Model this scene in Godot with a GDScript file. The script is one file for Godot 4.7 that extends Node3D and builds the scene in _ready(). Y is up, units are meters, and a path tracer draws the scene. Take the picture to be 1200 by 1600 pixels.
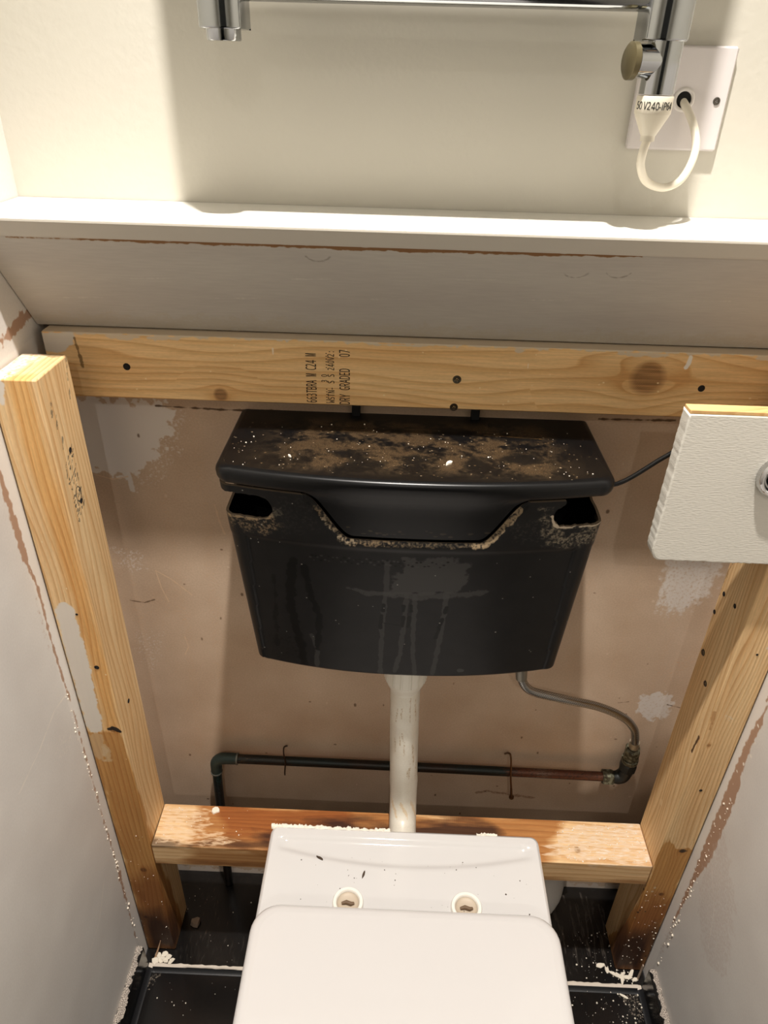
extends Node3D
# A stripped toilet alcove: concealed cistern, timber frame, copper feed, back-to-wall toilet.
# Metres; back wall at z = 0, viewer towards +z, floor at y = 0.

const XL := -0.3995   # left wall
const XR := 0.459     # right wall
const YC := 2.33      # ceiling
const ZF := 2.6       # wall behind the viewer
const PF := 0.1453    # front face of the timber posts
const PB := 0.0709    # back face of the timber posts
const SHELF := 1.1865

var used := {}
var rough_bytes: PackedByteArray   # 512 x 512 noise that frays the edges of marks
var fine_bytes: PackedByteArray

# ------------------------------------------------------------------ lights and camera come first
func _ready() -> void:
	var cam := Camera3D.new()
	cam.name = "camera"
	cam.fov = rad_to_deg(2.0 * atan(800.0 / 1119.9))
	var r := Vector3(0.99924263, 0.02413801, -0.03052084)
	var d := Vector3(0.03661034, -0.84895169, 0.52720082)
	var f := Vector3(-0.01318514, -0.52791891, -0.84919242)
	cam.transform = Transform3D(Basis(r, -d, -f).orthonormalized(), Vector3(0, 1.3099, 0.79))
	cam.near = 0.02
	add_child(cam)
	cam.current = true

	var env := Environment.new()
	env.background_mode = Environment.BG_COLOR
	env.background_color = Color(0.02, 0.02, 0.02)
	env.tonemap_mode = Environment.TONE_MAPPER_LINEAR
	env.tonemap_exposure = 1.13
	env.sdfgi_enabled = true
	env.ssao_enabled = true
	env.ssil_enabled = true
	var we := WorldEnvironment.new()
	we.name = "surroundings"
	we.environment = env
	add_child(we)

	downlight(Vector3(0.015, YC, 0.405), 3.6, 44.0, "recessed ceiling downlight above the cistern wall")
	downlight(Vector3(0.02, YC, 2.05), 0.85, 80.0, "recessed ceiling downlight near the added door behind the viewer")

	rough_bytes = noise_bytes(11, 0.02, 512, 512, 1, 1, 5)
	fine_bytes = noise_bytes(23, 0.11, 512, 512, 1, 1, 3)
	build_room()
	build_timber()
	build_shelf()
	build_cistern()
	build_plumbing()
	build_toilet()
	build_radiator()
	build_offcut()
	build_debris()

func downlight(at: Vector3, energy: float, beam: float, label: String) -> void:
	var o := thing("ceiling_downlight", label, "downlight", at)
	var ring := MB.new()
	ring.lathe([Vector2(0.034, 0.0), Vector2(0.034, -0.004), Vector2(0.046, -0.006), Vector2(0.05, -0.003), Vector2(0.05, 0.0)], Transform3D(), 40)
	part("trim_ring", ring, flat(Color(0.9, 0.9, 0.9), 0.3), o)
	var lens := MB.new()
	lens.lathe([Vector2(0.0, -0.003), Vector2(0.033, -0.003), Vector2(0.034, 0.0)], Transform3D(), 32)
	var g := flat(Color(1, 0.95, 0.85), 0.5)
	g.emission_enabled = true
	g.emission = Color(1.0, 0.95, 0.87)
	g.emission_energy_multiplier = 6.0
	part("lamp_lens", lens, g, o)
	var s := SpotLight3D.new()
	s.name = "lamp"
	s.light_color = Color(1.0, 0.975, 0.945)
	s.light_energy = energy
	s.light_size = 0.022
	s.spot_angle = beam
	s.spot_angle_attenuation = 1.0
	s.spot_range = 6.0
	s.spot_attenuation = 2.0
	s.shadow_enabled = true
	s.position = Vector3(0, -0.012, 0)
	s.rotation.x = -PI / 2
	o.add_child(s)

# ------------------------------------------------------------------ naming
func numbered(called: String) -> String:
	var n: int = used.get(called, 0)
	used[called] = n + 1
	return called if n == 0 else "%s_%03d" % [called, n]

func thing(called: String, label: String, category: String, at := Vector3.ZERO, group := "") -> Node3D:
	var o := Node3D.new()
	o.name = numbered(called)
	o.position = at
	add_child(o, true)
	tag(o, label, category, group)
	return o

func tag(o: Node, label: String, category: String, group := "") -> void:
	o.set_meta("label", label)
	o.set_meta("category", category)
	if group != "":
		o.set_meta("group", group)

func part(called: String, mb: MB, m: Material, parent: Node, label := "") -> MeshInstance3D:
	var o := MeshInstance3D.new()
	o.name = called
	o.mesh = mb.mesh(m)
	parent.add_child(o, true)
	if label != "":
		o.set_meta("label", label)
	return o

func solo(called: String, mb: MB, m: Material, label: String, category: String, group := "", at := Vector3.ZERO) -> MeshInstance3D:
	var o := MeshInstance3D.new()
	o.name = numbered(called)
	o.mesh = mb.mesh(m)
	o.position = at
	add_child(o, true)
	tag(o, label, category, group)
	return o

func setting(called: String, label: String, category: String) -> Node3D:
	var o := thing(called, label, category)
	o.set_meta("kind", "structure")
	return o

# ------------------------------------------------------------------ mesh builder
class MB:
	var v := PackedVector3Array()
	var n := PackedVector3Array()
	var t := PackedVector2Array()
	var idx := PackedInt32Array()

	func vert(p: Vector3, nn: Vector3, uv := Vector2.ZERO) -> int:
		v.append(p)
		n.append(nn)
		t.append(uv)
		return v.size() - 1

	func tri(a: int, b: int, c: int) -> void:
		var g := (v[b] - v[a]).cross(v[c] - v[a])
		if g.length_squared() < 1e-18:
			return
		if g.dot(n[a] + n[b] + n[c]) > 0.0:
			idx.append_array([a, c, b])
		else:
			idx.append_array([a, b, c])

	func quad(a: int, b: int, c: int, d: int) -> void:
		tri(a, b, c)
		tri(a, c, d)

	func flat_quad(a: Vector3, b: Vector3, c: Vector3, d: Vector3, nn: Vector3, uvf = null) -> void:
		var q := []
		for p in [a, b, c, d]:
			q.append(vert(p, nn, uvf.call(p, nn) if uvf != null else Vector2(p.x, p.y)))
		quad(q[0], q[1], q[2], q[3])

	func block(mn: Vector3, mx: Vector3, bev := 0.001, uvf = null) -> void:
		var at := {}
		for ax in 3:
			for c in 8:
				var p := Vector3()
				for k in 3:
					var hi := (c >> k) & 1
					var inset := 0.0 if k == ax else bev
					p[k] = mx[k] - inset if hi else mn[k] + inset
				var nn := Vector3()
				nn[ax] = 1.0 if (c >> ax) & 1 else -1.0
				at[ax * 8 + c] = vert(p, nn, uvf.call(p, nn) if uvf != null else Vector2(p[(ax + 1) % 3], p[(ax + 2) % 3]))
		for ax in 3:
			var b1 := 1 << ((ax + 1) % 3)
			var b2 := 1 << ((ax + 2) % 3)
			for s in 2:
				var c0 := s << ax
				quad(at[ax * 8 + c0], at[ax * 8 + (c0 | b1)], at[ax * 8 + (c0 | b1 | b2)], at[ax * 8 + (c0 | b2)])
		if bev <= 0.0:
			return
		for e in 3:
			var a1 := (e + 1) % 3
			var a2 := (e + 2) % 3
			for k in 4:
				var c := ((k & 1) << a1) | ((k >> 1) << a2)
				var c2 := c | (1 << e)
				quad(at[a1 * 8 + c], at[a1 * 8 + c2], at[a2 * 8 + c2], at[a2 * 8 + c])
		for c in 8:
			tri(at[c], at[8 + c], at[16 + c])

	# rows x cols of points, smooth; normals turned away from «inside»
	func grid(p: Array, uv: Array, wrap: bool, inside: Vector3, flip := false) -> void:
		var rows := p.size()
		var cols: int = p[0].size()
		var acc := []
		for i in rows * cols:
			acc.append(Vector3())
		var faces := []
		for i in rows - 1:
			for j in (cols if wrap else cols - 1):
				var j2 := (j + 1) % cols
				var a: Vector3 = p[i][j]
				var b: Vector3 = p[i][j2]
				var c: Vector3 = p[i + 1][j2]
				var d: Vector3 = p[i + 1][j]
				var g := (c - a).cross(d - b)
				for k in [i * cols + j, i * cols + j2, (i + 1) * cols + j2, (i + 1) * cols + j]:
					acc[k] += g
				faces.append([i * cols + j, i * cols + j2, (i + 1) * cols + j2, (i + 1) * cols + j])
		var sum := 0.0
		for i in rows:
			for j in cols:
				sum += (acc[i * cols + j] as Vector3).dot(p[i][j] - inside)
		var sgn := -1.0 if sum < 0.0 else 1.0
		if flip:
			sgn = -sgn
		var base := v.size()
		for i in rows:
			for j in cols:
				vert(p[i][j], (acc[i * cols + j] as Vector3).normalized() * sgn, uv[i][j] if uv.size() else Vector2(j, i))
		for q in faces:
			quad(base + q[0], base + q[1], base + q[2], base + q[3])

	func lathe(prof: Array, xf: Transform3D, segs := 32, uv_scale := Vector2(1, 1)) -> void:
		var k := prof.size()
		var sn := []
		for i in k - 1:
			var e: Vector2 = prof[i + 1] - prof[i]
			sn.append(Vector2(e.y, -e.x).normalized())
		# the profile runs so that its outside is on one side; pick that side from the widest point
		var sum := 0.0
		for i in k - 1:
			var mid: Vector2 = (prof[i] + prof[i + 1]) * 0.5
			var e2: Vector2 = prof[i + 1] - prof[i]
			sum += e2.length() * (sn[i].x * mid.x + 0.3 * sn[i].y * (mid.y - prof[0].y))
		if sum < 0.0:
			for i in k - 1:
				sn[i] = -sn[i]
		var run := 0.0
		for i in k - 1:
			var n0: Vector2 = sn[i]
			var n1: Vector2 = sn[i]
			if i > 0 and sn[i - 1].dot(sn[i]) > 0.6:
				n0 = (sn[i - 1] + sn[i]).normalized()
			if i < k - 2 and sn[i + 1].dot(sn[i]) > 0.6:
				n1 = (sn[i + 1] + sn[i]).normalized()
			var len: float = prof[i].distance_to(prof[i + 1])
			var ring0 := []
			var ring1 := []
			for j in segs + 1:
				var a := TAU * j / segs
				var cs := cos(a)
				var sn2 := sin(a)
				ring0.append(vert(xf * Vector3(prof[i].x * cs, prof[i].y, prof[i].x * sn2), (xf.basis * Vector3(n0.x * cs, n0.y, n0.x * sn2)).normalized(), Vector2(float(j) / segs, run) * uv_scale))
				ring1.append(vert(xf * Vector3(prof[i + 1].x * cs, prof[i + 1].y, prof[i + 1].x * sn2), (xf.basis * Vector3(n1.x * cs, n1.y, n1.x * sn2)).normalized(), Vector2(float(j) / segs, run + len) * uv_scale))
			run += len
			for j in segs:
				quad(ring0[j], ring0[j + 1], ring1[j + 1], ring1[j])

	func tube(pts: Array, rad, sides := 16, cap := true, uv_scale := Vector2(1, 1)) -> void:
		var k := pts.size()
		var up := Vector3(0.123, 0.7, 0.31)
		var run := 0.0
		var rings := []
		var dirs := []
		for i in k:
			var dir: Vector3 = (pts[mini(i + 1, k - 1)] - pts[maxi(i - 1, 0)]).normalized()
			var x := dir.cross(up).normalized()
			var y := x.cross(dir).normalized()
			up = y
			dirs.append(dir)
			if i > 0:
				run += pts[i].distance_to(pts[i - 1])
			var rr: float = rad[i] if rad is Array else rad
			var ring := []
			for j in sides + 1:
				var a := TAU * j / sides
				var o := x * cos(a) + y * sin(a)
				ring.append(vert(pts[i] + o * rr, o, Vector2(float(j) / sides, run) * uv_scale))
			rings.append(ring)
		for i in k - 1:
			for j in sides:
				quad(rings[i][j], rings[i][j + 1], rings[i + 1][j + 1], rings[i + 1][j])
		if cap:
			for e in [0, k - 1]:
				var nn: Vector3 = -dirs[0] if e == 0 else dirs[k - 1]
				var c := vert(pts[e], nn)
				var prev := -1
				for j in sides + 1:
					var q := vert(v[rings[e][j]], nn)
					if prev >= 0:
						tri(c, prev, q)
					prev = q

	func mesh(m: Material) -> ArrayMesh:
		var a := []
		a.resize(Mesh.ARRAY_MAX)
		a[Mesh.ARRAY_VERTEX] = v
		a[Mesh.ARRAY_NORMAL] = n
		a[Mesh.ARRAY_TEX_UV] = t
		a[Mesh.ARRAY_INDEX] = idx
		var am := ArrayMesh.new()
		am.add_surface_from_arrays(Mesh.PRIMITIVE_TRIANGLES, a)
		am.surface_set_material(0, m)
		return am

static func spline(pts: Array, per := 8) -> Array:
	var out := []
	for i in pts.size() - 1:
		var a: Vector3 = pts[maxi(i - 1, 0)]
		var b: Vector3 = pts[i]
		var c: Vector3 = pts[i + 1]
		var d: Vector3 = pts[mini(i + 2, pts.size() - 1)]
		for k in per:
			out.append(b.cubic_interpolate(c, a, d, float(k) / per))
	out.append(pts[-1])
	return out

# ------------------------------------------------------------------ materials and computed textures
func flat(c: Color, rough := 0.6, metal := 0.0) -> StandardMaterial3D:
	var m := StandardMaterial3D.new()
	m.albedo_color = c
	m.roughness = rough
	m.metallic = metal
	return m

func noise_bytes(sd: int, freq: float, w: int, h: int, sx := 1, sy := 1, oct := 4, ridged := false) -> PackedByteArray:
	var nz := FastNoiseLite.new()
	nz.seed = sd
	nz.noise_type = FastNoiseLite.TYPE_SIMPLEX_SMOOTH
	nz.frequency = freq
	nz.fractal_type = FastNoiseLite.FRACTAL_RIDGED if ridged else FastNoiseLite.FRACTAL_FBM
	nz.fractal_octaves = oct
	var im := nz.get_image(maxi(4, w / sx), maxi(4, h / sy))
	if sx > 1 or sy > 1:
		im.resize(w, h, Image.INTERPOLATE_CUBIC)
	im.convert(Image.FORMAT_L8)
	return im.get_data()

func relief(sd: int, freq: float, size := 512, oct := 4, sx := 1, sy := 1) -> ImageTexture:
	var nz := FastNoiseLite.new()
	nz.seed = sd
	nz.frequency = freq
	nz.fractal_octaves = oct
	var im := nz.get_seamless_image(size / sx, size / sy)
	if sx > 1 or sy > 1:
		im.resize(size, size, Image.INTERPOLATE_CUBIC)
	return ImageTexture.create_from_image(im)

# a picture in metres: u to the right from u0, v upwards from v0
class Canvas:
	var w: int
	var h: int
	var u0: float
	var v0: float
	var mu: float
	var mv: float
	var px := PackedByteArray()
	var rough: PackedByteArray
	var fine: PackedByteArray
	var ny := 1.0   # below 1 the fraying is drawn out along v

	func _init(w_: int, h_: int, u0_: float, v0_: float, mu_: float, mv_: float, rough_: PackedByteArray, fine_: PackedByteArray) -> void:
		w = w_
		h = h_
		u0 = u0_
		v0 = v0_
		mu = mu_
		mv = mv_
		rough = rough_
		fine = fine_
		px.resize(w * h * 3)

	func uv(u: float, vv: float) -> Vector2:
		return Vector2((u - u0) / mu, 1.0 - (vv - v0) / mv)

	# base colour between a and b by the coarse noise, grained by the fine one
	func ground(a: Color, b: Color, coarse: PackedByteArray, grain: PackedByteArray, amount := 0.12) -> void:
		for i in w * h:
			var k := coarse[i] / 255.0
			var g := 1.0 + (grain[i] / 255.0 - 0.5) * amount
			px[i * 3] = clampi(int(lerpf(a.r, b.r, k) * g * 255.0), 0, 255)
			px[i * 3 + 1] = clampi(int(lerpf(a.g, b.g, k) * g * 255.0), 0, 255)
			px[i * 3 + 2] = clampi(int(lerpf(a.b, b.b, k) * g * 255.0), 0, 255)

	# a mark: distance to a polygon (closed) or a polyline (open, half width r), edge frayed by noise
	func mark(pts: Array, col: Color, alpha := 1.0, r := 0.0, fray := 0.004, soft := 0.001, closed := true, patchy := 0.0, multiply := false, nscale := 1.0) -> void:
		var lo := Vector2(1e9, 1e9)
		var hi := Vector2(-1e9, -1e9)
		for p in pts:
			lo = lo.min(p)
			hi = hi.max(p)
		var pad := r + fray + soft
		var x0 := maxi(0, int((lo.x - pad - u0) / mu * w))
		var x1 := mini(w - 1, int((hi.x + pad - u0) / mu * w) + 1)
		var y0 := maxi(0, int((1.0 - (hi.y + pad - v0) / mv) * h))
		var y1 := mini(h - 1, int((1.0 - (lo.y - pad - v0) / mv) * h) + 1)
		var k := pts.size()
		var inv := 1.0 / maxf(soft, 1e-5)
		var su := mu / w
		var sv := mv / h
		for y in range(y0, y1 + 1):
			var vv := v0 + (1.0 - (y + 0.5) / h) * mv
			for x in range(x0, x1 + 1):
				var q := Vector2(u0 + (x + 0.5) * su, vv)
				var best := 1e9
				var inside := false
				for i in (k if closed else k - 1):
					var a: Vector2 = pts[i]
					var b: Vector2 = pts[(i + 1) % k]
					var e := b - a
					var t := clampf((q - a).dot(e) / maxf(e.length_squared(), 1e-12), 0.0, 1.0)
					best = minf(best, (q - a - e * t).length_squared())
					if closed and (a.y > q.y) != (b.y > q.y) and q.x < (b.x - a.x) * (q.y - a.y) / (b.y - a.y) + a.x:
						inside = not inside
				if k == 1:
					best = (q - pts[0]).length_squared()
				var dist := sqrt(best)
				if inside:
					dist = -dist
				# noise looked up about 0.35 mm a step
				var ni := (int(q.x * 2800.0 * nscale + 7000.0) & 511) + ((int(q.y * 2800.0 * nscale * ny + 7000.0) & 511) << 9)
				dist += (rough[ni] / 255.0 - 0.5) * 2.0 * fray - r
				if dist >= soft:
					continue
				var al := alpha * clampf((soft - dist) * inv * 0.5, 0.0, 1.0)
				if patchy > 0.0:
					var nf := fine[ni] / 255.0
					var nr := rough[(ni * 3 + 40000) & 262143] / 255.0
					al *= clampf((nf * 0.42 + nr * 0.58 - patchy * 0.6) * 3.4, 0.0, 1.0)
				if al <= 0.0:
					continue
				var o := (y * w + x) * 3
				var cr := col.r * 255.0
				var cg := col.g * 255.0
				var cb := col.b * 255.0
				if multiply:
					cr = px[o] * col.r
					cg = px[o + 1] * col.g
					cb = px[o + 2] * col.b
				px[o] = int(lerpf(px[o], cr, al))
				px[o + 1] = int(lerpf(px[o + 1], cg, al))
				px[o + 2] = int(lerpf(px[o + 2], cb, al))

	func spot(u: float, vv: float, ru: float, rv: float, col: Color, alpha := 1.0, fray := 0.002, soft := 0.001, patchy := 0.0, multiply := false) -> void:
		var pts := []
		for i in 12:
			pts.append(Vector2(u + ru * cos(TAU * i / 12), vv + rv * sin(TAU * i / 12)))
		mark(pts, col, alpha, 0.0, fray, soft, true, patchy, multiply)

	func line(pts: Array, width: float, col: Color, alpha := 1.0, fray := 0.0006, patchy := 0.0) -> void:
		mark(pts, col, alpha, width * 0.5, fray, 0.0004, false, patchy)

	func texture() -> ImageTexture:
		return ImageTexture.create_from_image(Image.create_from_data(w, h, false, Image.FORMAT_RGB8, px))

func painted(c: Canvas, rough := 0.7, spec := 0.5) -> StandardMaterial3D:
	var m := StandardMaterial3D.new()
	m.albedo_texture = c.texture()
	m.roughness = rough
	m.metallic_specular = spec
	m.texture_repeat = false
	return m

func canvas(w: int, h: int, u0: float, v0: float, mu: float, mv: float) -> Canvas:
	return Canvas.new(w, h, u0, v0, mu, mv, rough_bytes, fine_bytes)

# sawn softwood, grain along v; knots are [u, v, radius]
func wood(c: Canvas, sd: int, early: Color, late: Color, spacing := 0.009, knots := []) -> void:
	var wander := noise_bytes(sd, 0.012, c.w, c.h, 2, 12, 2)
	var tone := noise_bytes(sd + 1, 0.02, c.w, c.h, 2, 16, 3)
	var fibre := noise_bytes(sd + 2, 0.16, c.w, c.h, 1, 24, 3)
	c.ny = 0.22
	var pore := noise_bytes(sd + 3, 0.3, c.w, c.h, 1, 5, 2)
	for y in c.h:
		var vv := c.v0 + (1.0 - (y + 0.5) / c.h) * c.mv
		for x in c.w:
			var i := y * c.w + x
			var u := c.u0 + (x + 0.5) / c.w * c.mu
			var uu := u + (wander[i] / 255.0 - 0.5) * 0.026
			var knot := 0.0
			var kr := 0.0
			var halo := 0.0
			for k in knots:
				var dx: float = u - k[0]
				var dy: float = vv - k[1]
				var rr: float = k[2]
				var rho := dx * dx + dy * dy * 0.45
				if rho < rr * rr * 16.0:
					uu -= dx * rr * rr * 1.3 / (rho + rr * rr * 0.5)
					var round_ := dx * dx + dy * dy
					if round_ < rr * rr:
						knot = clampf((1.0 - sqrt(round_) / rr) * 2.6, 0.0, 1.0)
						kr = sqrt(round_)
					halo = maxf(halo, clampf(1.6 - sqrt(rho) / rr, 0.0, 1.0))
			var ph := uu / spacing
			var fr := ph - floorf(ph)
			var lt := fr * fr * fr
			if fr > 0.93:
				lt *= (1.0 - fr) / 0.07
			var k2 := clampf(lt * 0.85 + (tone[i] / 255.0 - 0.5) * 0.5 + 0.12 + halo * 0.35, 0.0, 1.0)
			var g := 1.0 + (fibre[i] / 255.0 - 0.5) * 0.11 + (pore[i] / 255.0 - 0.5) * 0.06
			var r_ := lerpf(early.r, late.r, k2) * g
			var g_ := lerpf(early.g, late.g, k2) * g
			var b_ := lerpf(early.b, late.b, k2) * g
			if knot > 0.0:
				var ring := 0.5 + 0.5 * sin(kr * 4200.0 + wander[i] / 12.0)
				var kd := 0.75 + 0.5 * (fibre[i] / 255.0)
				r_ = lerpf(r_, (0.50 + 0.13 * ring) * kd, knot * 0.9)
				g_ = lerpf(g_, (0.36 + 0.11 * ring) * kd, knot * 0.9)
				b_ = lerpf(b_, (0.22 + 0.08 * ring) * kd, knot * 0.9)
			c.px[i * 3] = clampi(int(r_ * 255.0), 0, 255)
			c.px[i * 3 + 1] = clampi(int(g_ * 255.0), 0, 255)
			c.px[i * 3 + 2] = clampi(int(b_ * 255.0), 0, 255)

func V(a: Array) -> Array:   # [u, v, u, v ...] to points
	var out := []
	for i in range(0, a.size(), 2):
		out.append(Vector2(a[i], a[i + 1]))
	return out

# ------------------------------------------------------------------ the room
func build_room() -> void:
	var cream := flat(Color(0.815, 0.798, 0.75), 0.62)
	cream.heightmap_enabled = true
	cream.heightmap_texture = relief(5, 0.03)
	cream.heightmap_scale = 0.02
	cream.uv1_triplanar = true
	cream.uv1_scale = Vector3(5, 5, 5)
	var none := func(p: Vector3, _n: Vector3) -> Vector2: return Vector2(p.x + p.z, p.y)
	# back wall: painted above the shelf, bare plaster behind the cistern
	var back := setting("wall_back", "cream painted wall behind the towel rail, bare pinkish plaster behind the cistern", "wall")
	var up := MB.new()
	up.block(Vector3(XL - 0.1, 1.07, -0.1), Vector3(XR + 0.1, YC, 0), 0.0, none)
	part("painted_plaster", up, cream, back)
	var c := canvas(1024, 1280, -0.405, 0.0, 0.87, 1.07)
	c.ground(Color(0.80, 0.71, 0.62), Color(0.73, 0.63, 0.535), noise_bytes(31, 0.006, 1024, 1280, 1, 1, 4), noise_bytes(32, 0.25, 1024, 1280, 1, 1, 2), 0.07)
	var grey := Color(0.86, 0.83, 0.80)
	# trowel streaks and smears of the bare plaster
	for i in 14:
		var ux := -0.36 + 0.058 * i
		c.line(V([ux, 0.95, ux + 0.01 * sin(i * 2.1), 0.6, ux - 0.008, 0.25]), 0.006 + 0.004 * (i % 3), Color(0.80, 0.66, 0.53), 0.25, 0.006, 0.75)
	c.mark(V([-0.405, 0.97, -0.27, 0.958, -0.268, 0.94, -0.288, 0.905, -0.318, 0.868, -0.337, 0.857, -0.372, 0.863, -0.405, 0.862]), grey, 0.95, 0.0, 0.014, 0.0015, true, 0.0)
	c.mark(V([-0.29, 0.955, -0.255, 0.95, -0.262, 0.91, -0.30, 0.85, -0.33, 0.84, -0.31, 0.88]), grey, 0.9, 0.0, 0.016, 0.001, true, 0.85)
	c.line(V([-0.338, 0.862, -0.3375, 0.838]), 0.006, grey, 0.95, 0.002)
	c.mark(V([-0.374, 0.745, -0.345, 0.738, -0.332, 0.716, -0.35, 0.704, -0.372, 0.718]), grey, 0.9, 0.0, 0.014, 0.002, true, 0.8)
	c.mark(V([-0.376, 0.592, -0.34, 0.594, -0.338, 0.565, -0.358, 0.515, -0.37, 0.54]), grey, 0.85, 0.0, 0.014, 0.002, true, 0.9)
	c.mark(V([0.366, 0.78, 0.446, 0.78, 0.438, 0.714, 0.424, 0.69, 0.411, 0.673, 0.395, 0.675, 0.379, 0.683, 0.372, 0.70]), grey, 0.85, 0.0, 0.012, 0.004, true, 0.25)
	for i in 7:
		c.line(V([0.374 + 0.008 * i, 0.75, 0.372 + 0.0085 * i, 0.66 + 0.006 * absf(i - 1.5)]), 0.005, grey, 0.7, 0.003, 0.7)
	c.mark(V([0.386, 0.505, 0.41, 0.515, 0.432, 0.512, 0.44, 0.49, 0.436, 0.464, 0.406, 0.455, 0.388, 0.475]), grey, 0.95, 0.0, 0.008, 0.0015, true, 0.2)
	c.mark(V([0.40, 0.56, 0.44, 0.60, 0.455, 0.585, 0.42, 0.54]), Color(0.80, 0.66, 0.54), 0.8, 0.0, 0.012, 0.001, true, 0.9)
	c.mark(V([-0.385, 0.66, -0.30, 0.68, -0.29, 0.62, -0.37, 0.60]), Color(0.80, 0.67, 0.55), 0.7, 0.0, 0.014, 0.001, true, 0.95)
	# joint of the boards under the beam, hairline cracks, hairs from a brush
	var crack := Color(0.24, 0.17, 0.11)
	c.line(V([-0.29, 0.957, -0.21, 0.955, -0.13, 0.956]), 0.0016, crack, 0.8, 0.0012)
	c.line(V([0.24, 0.96, 0.29, 0.9605, 0.33, 0.9615]), 0.0016, crack, 0.7, 0.0012)
	c.line(V([-0.233, 0.82, -0.229, 0.795, -0.224, 0.775]), 0.002, Color(0.83, 0.72, 0.6), 0.7, 0.0008)
	c.line(V([0.37, 0.493, 0.355, 0.49]), 0.0012, crack, 0.7, 0.001)
	c.line(V([0.43, 0.49, 0.45, 0.485]), 0.0012, crack, 0.7, 0.001)
	c.line(V([-0.37, 0.655, -0.35, 0.652, -0.335, 0.658]), 0.0012, crack, 0.6, 0.001)
	for h in [[-0.326, 0.71, -0.322, 0.68, -0.315, 0.655], [-0.326, 0.71, -0.305, 0.695, -0.28, 0.669], [-0.30, 0.59, -0.297, 0.57, -0.304, 0.555], [-0.385, 0.86, -0.36, 0.853, -0.34, 0.858]]:
		c.line(V(h), 0.0011, Color(0.86, 0.75, 0.62), 0.9, 0.0004)
	var rg := RandomNumberGenerator.new()
	rg.seed = 4
	for i in 90:
		c.spot(rg.randf_range(-0.38, 0.44), rg.randf_range(0.2, 0.95), rg.randf_range(0.0006, 0.002), rg.randf_range(0.0006, 0.003), Color(0.3, 0.22, 0.15) if i % 3 else Color(0.85, 0.77, 0.68), 0.6, 0.001, 0.0006)
	c.line(V([0.16, 0.262, 0.18, 0.268, 0.21, 0.262, 0.26, 0.255]), 0.005, Color(0.5, 0.37, 0.28), 0.6, 0.003, 0.4)
	# ragged foot of the plaster
	c.mark(V([-0.41, -0.01, -0.41, 0.006, -0.33, 0.012, -0.2, 0.008, 0.1, 0.01, 0.3, 0.006, 0.47, 0.01, 0.47, -0.01]), Color(0.82, 0.76, 0.7), 1.0, 0.0, 0.012, 0.0015)
	var low := MB.new()
	low.block(Vector3(XL - 0.1, -0.05, -0.1), Vector3(XR + 0.1, 1.07, 0), 0.0, func(p: Vector3, _n: Vector3) -> Vector2: return c.uv(p.x, p.y))
	part("bare_plaster", low, painted(c, 0.82, 0.35), back, "bare pinkish brown plaster with grey paint patches")

	# side walls
	var paint_a := Color(0.88, 0.865, 0.845)
	var paint_b := Color(0.84, 0.82, 0.80)
	for side in 2:
		var sg := -1.0 if side == 0 else 1.0
		var x := XL if side == 0 else XR
		var w := setting("wall_left" if side == 0 else "wall_right", "white painted side wall left of the alcove, torn along a vertical line" if side == 0 else "white painted side wall right of the alcove with torn bare plaster strip", "wall")
		var k := canvas(640, 1280, 0.0, 0.0, 0.64, 1.32)
		k.ground(paint_a, paint_b, noise_bytes(41 + side, 0.008, 640, 1280, 1, 1, 3), noise_bytes(43, 0.3, 640, 1280, 1, 1, 2), 0.035)
		var torn := Color(0.68, 0.55, 0.465)
		var lip := Color(0.93, 0.9, 0.86)
		if side == 0:
			k.mark(V([0.0, 1.05, 0.165, 1.05, 0.165, 0.0, 0.0, 0.0]), Color(0.91, 0.89, 0.865), 0.7, 0.0, 0.002, 0.001)
			k.mark(V([0.105, 1.068, 0.092, 1.071, 0.06, 1.079, 0.022, 1.084, -0.01, 1.088, -0.01, 1.070, 0.012, 1.074, 0.05, 1.068, 0.10, 1.062]), torn, 1.0, 0.0, 0.006, 0.0008)
			k.mark(V([0.166, 1.03, 0.169, 0.95, 0.171, 0.85, 0.163, 0.82, 0.159, 0.86, 0.162, 0.95]), torn, 1.0, 0.0, 0.003, 0.0006)
			k.line(V([0.164, 0.85, 0.158, 0.80, 0.1615, 0.72, 0.16, 0.65, 0.158, 0.62]), 0.0038, torn, 1.0, 0.0025)
			k.line(V([0.159, 0.60, 0.16, 0.5, 0.162, 0.4, 0.161, 0.3, 0.165, 0.16, 0.168, 0.08]), 0.0022, torn, 0.9, 0.003, 0.3)
			k.mark(V([0.158, 0.255, 0.168, 0.25, 0.165, 0.18, 0.162, 0.17]), torn, 0.9, 0.0, 0.004, 0.0006)
			k.line(V([0.168, 0.79, 0.169, 0.72]), 0.006, torn, 0.7, 0.004, 0.9)
			k.line(V([0.161, 0.635, 0.195, 0.641, 0.242, 0.628, 0.297, 0.622]), 0.0014, lip, 0.9, 0.0006)
			k.line(V([0.20, 0.3, 0.24, 0.26, 0.30, 0.25]), 0.0014, lip, 0.6, 0.0008)
			k.mark(V([0.171, 0.575, 0.198, 0.56, 0.217, 0.588, 0.198, 0.60]), lip, 0.6, 0.0, 0.008, 0.001, true, 0.8)
			for i in 34:
				var yy := 0.08 + 0.017 * i
				k.spot(0.163 + 0.003 * sin(i * 7.0), yy, 0.0012 + 0.0012 * (i % 2), 0.0014, lip, 1.0, 0.0016, 0.0005)
		else:
			k.mark(V([0.0, 1.05, 0.163, 1.05, 0.163, 0.0, 0.0, 0.0]), Color(0.91, 0.89, 0.865), 0.7, 0.0, 0.002, 0.001)
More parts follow.
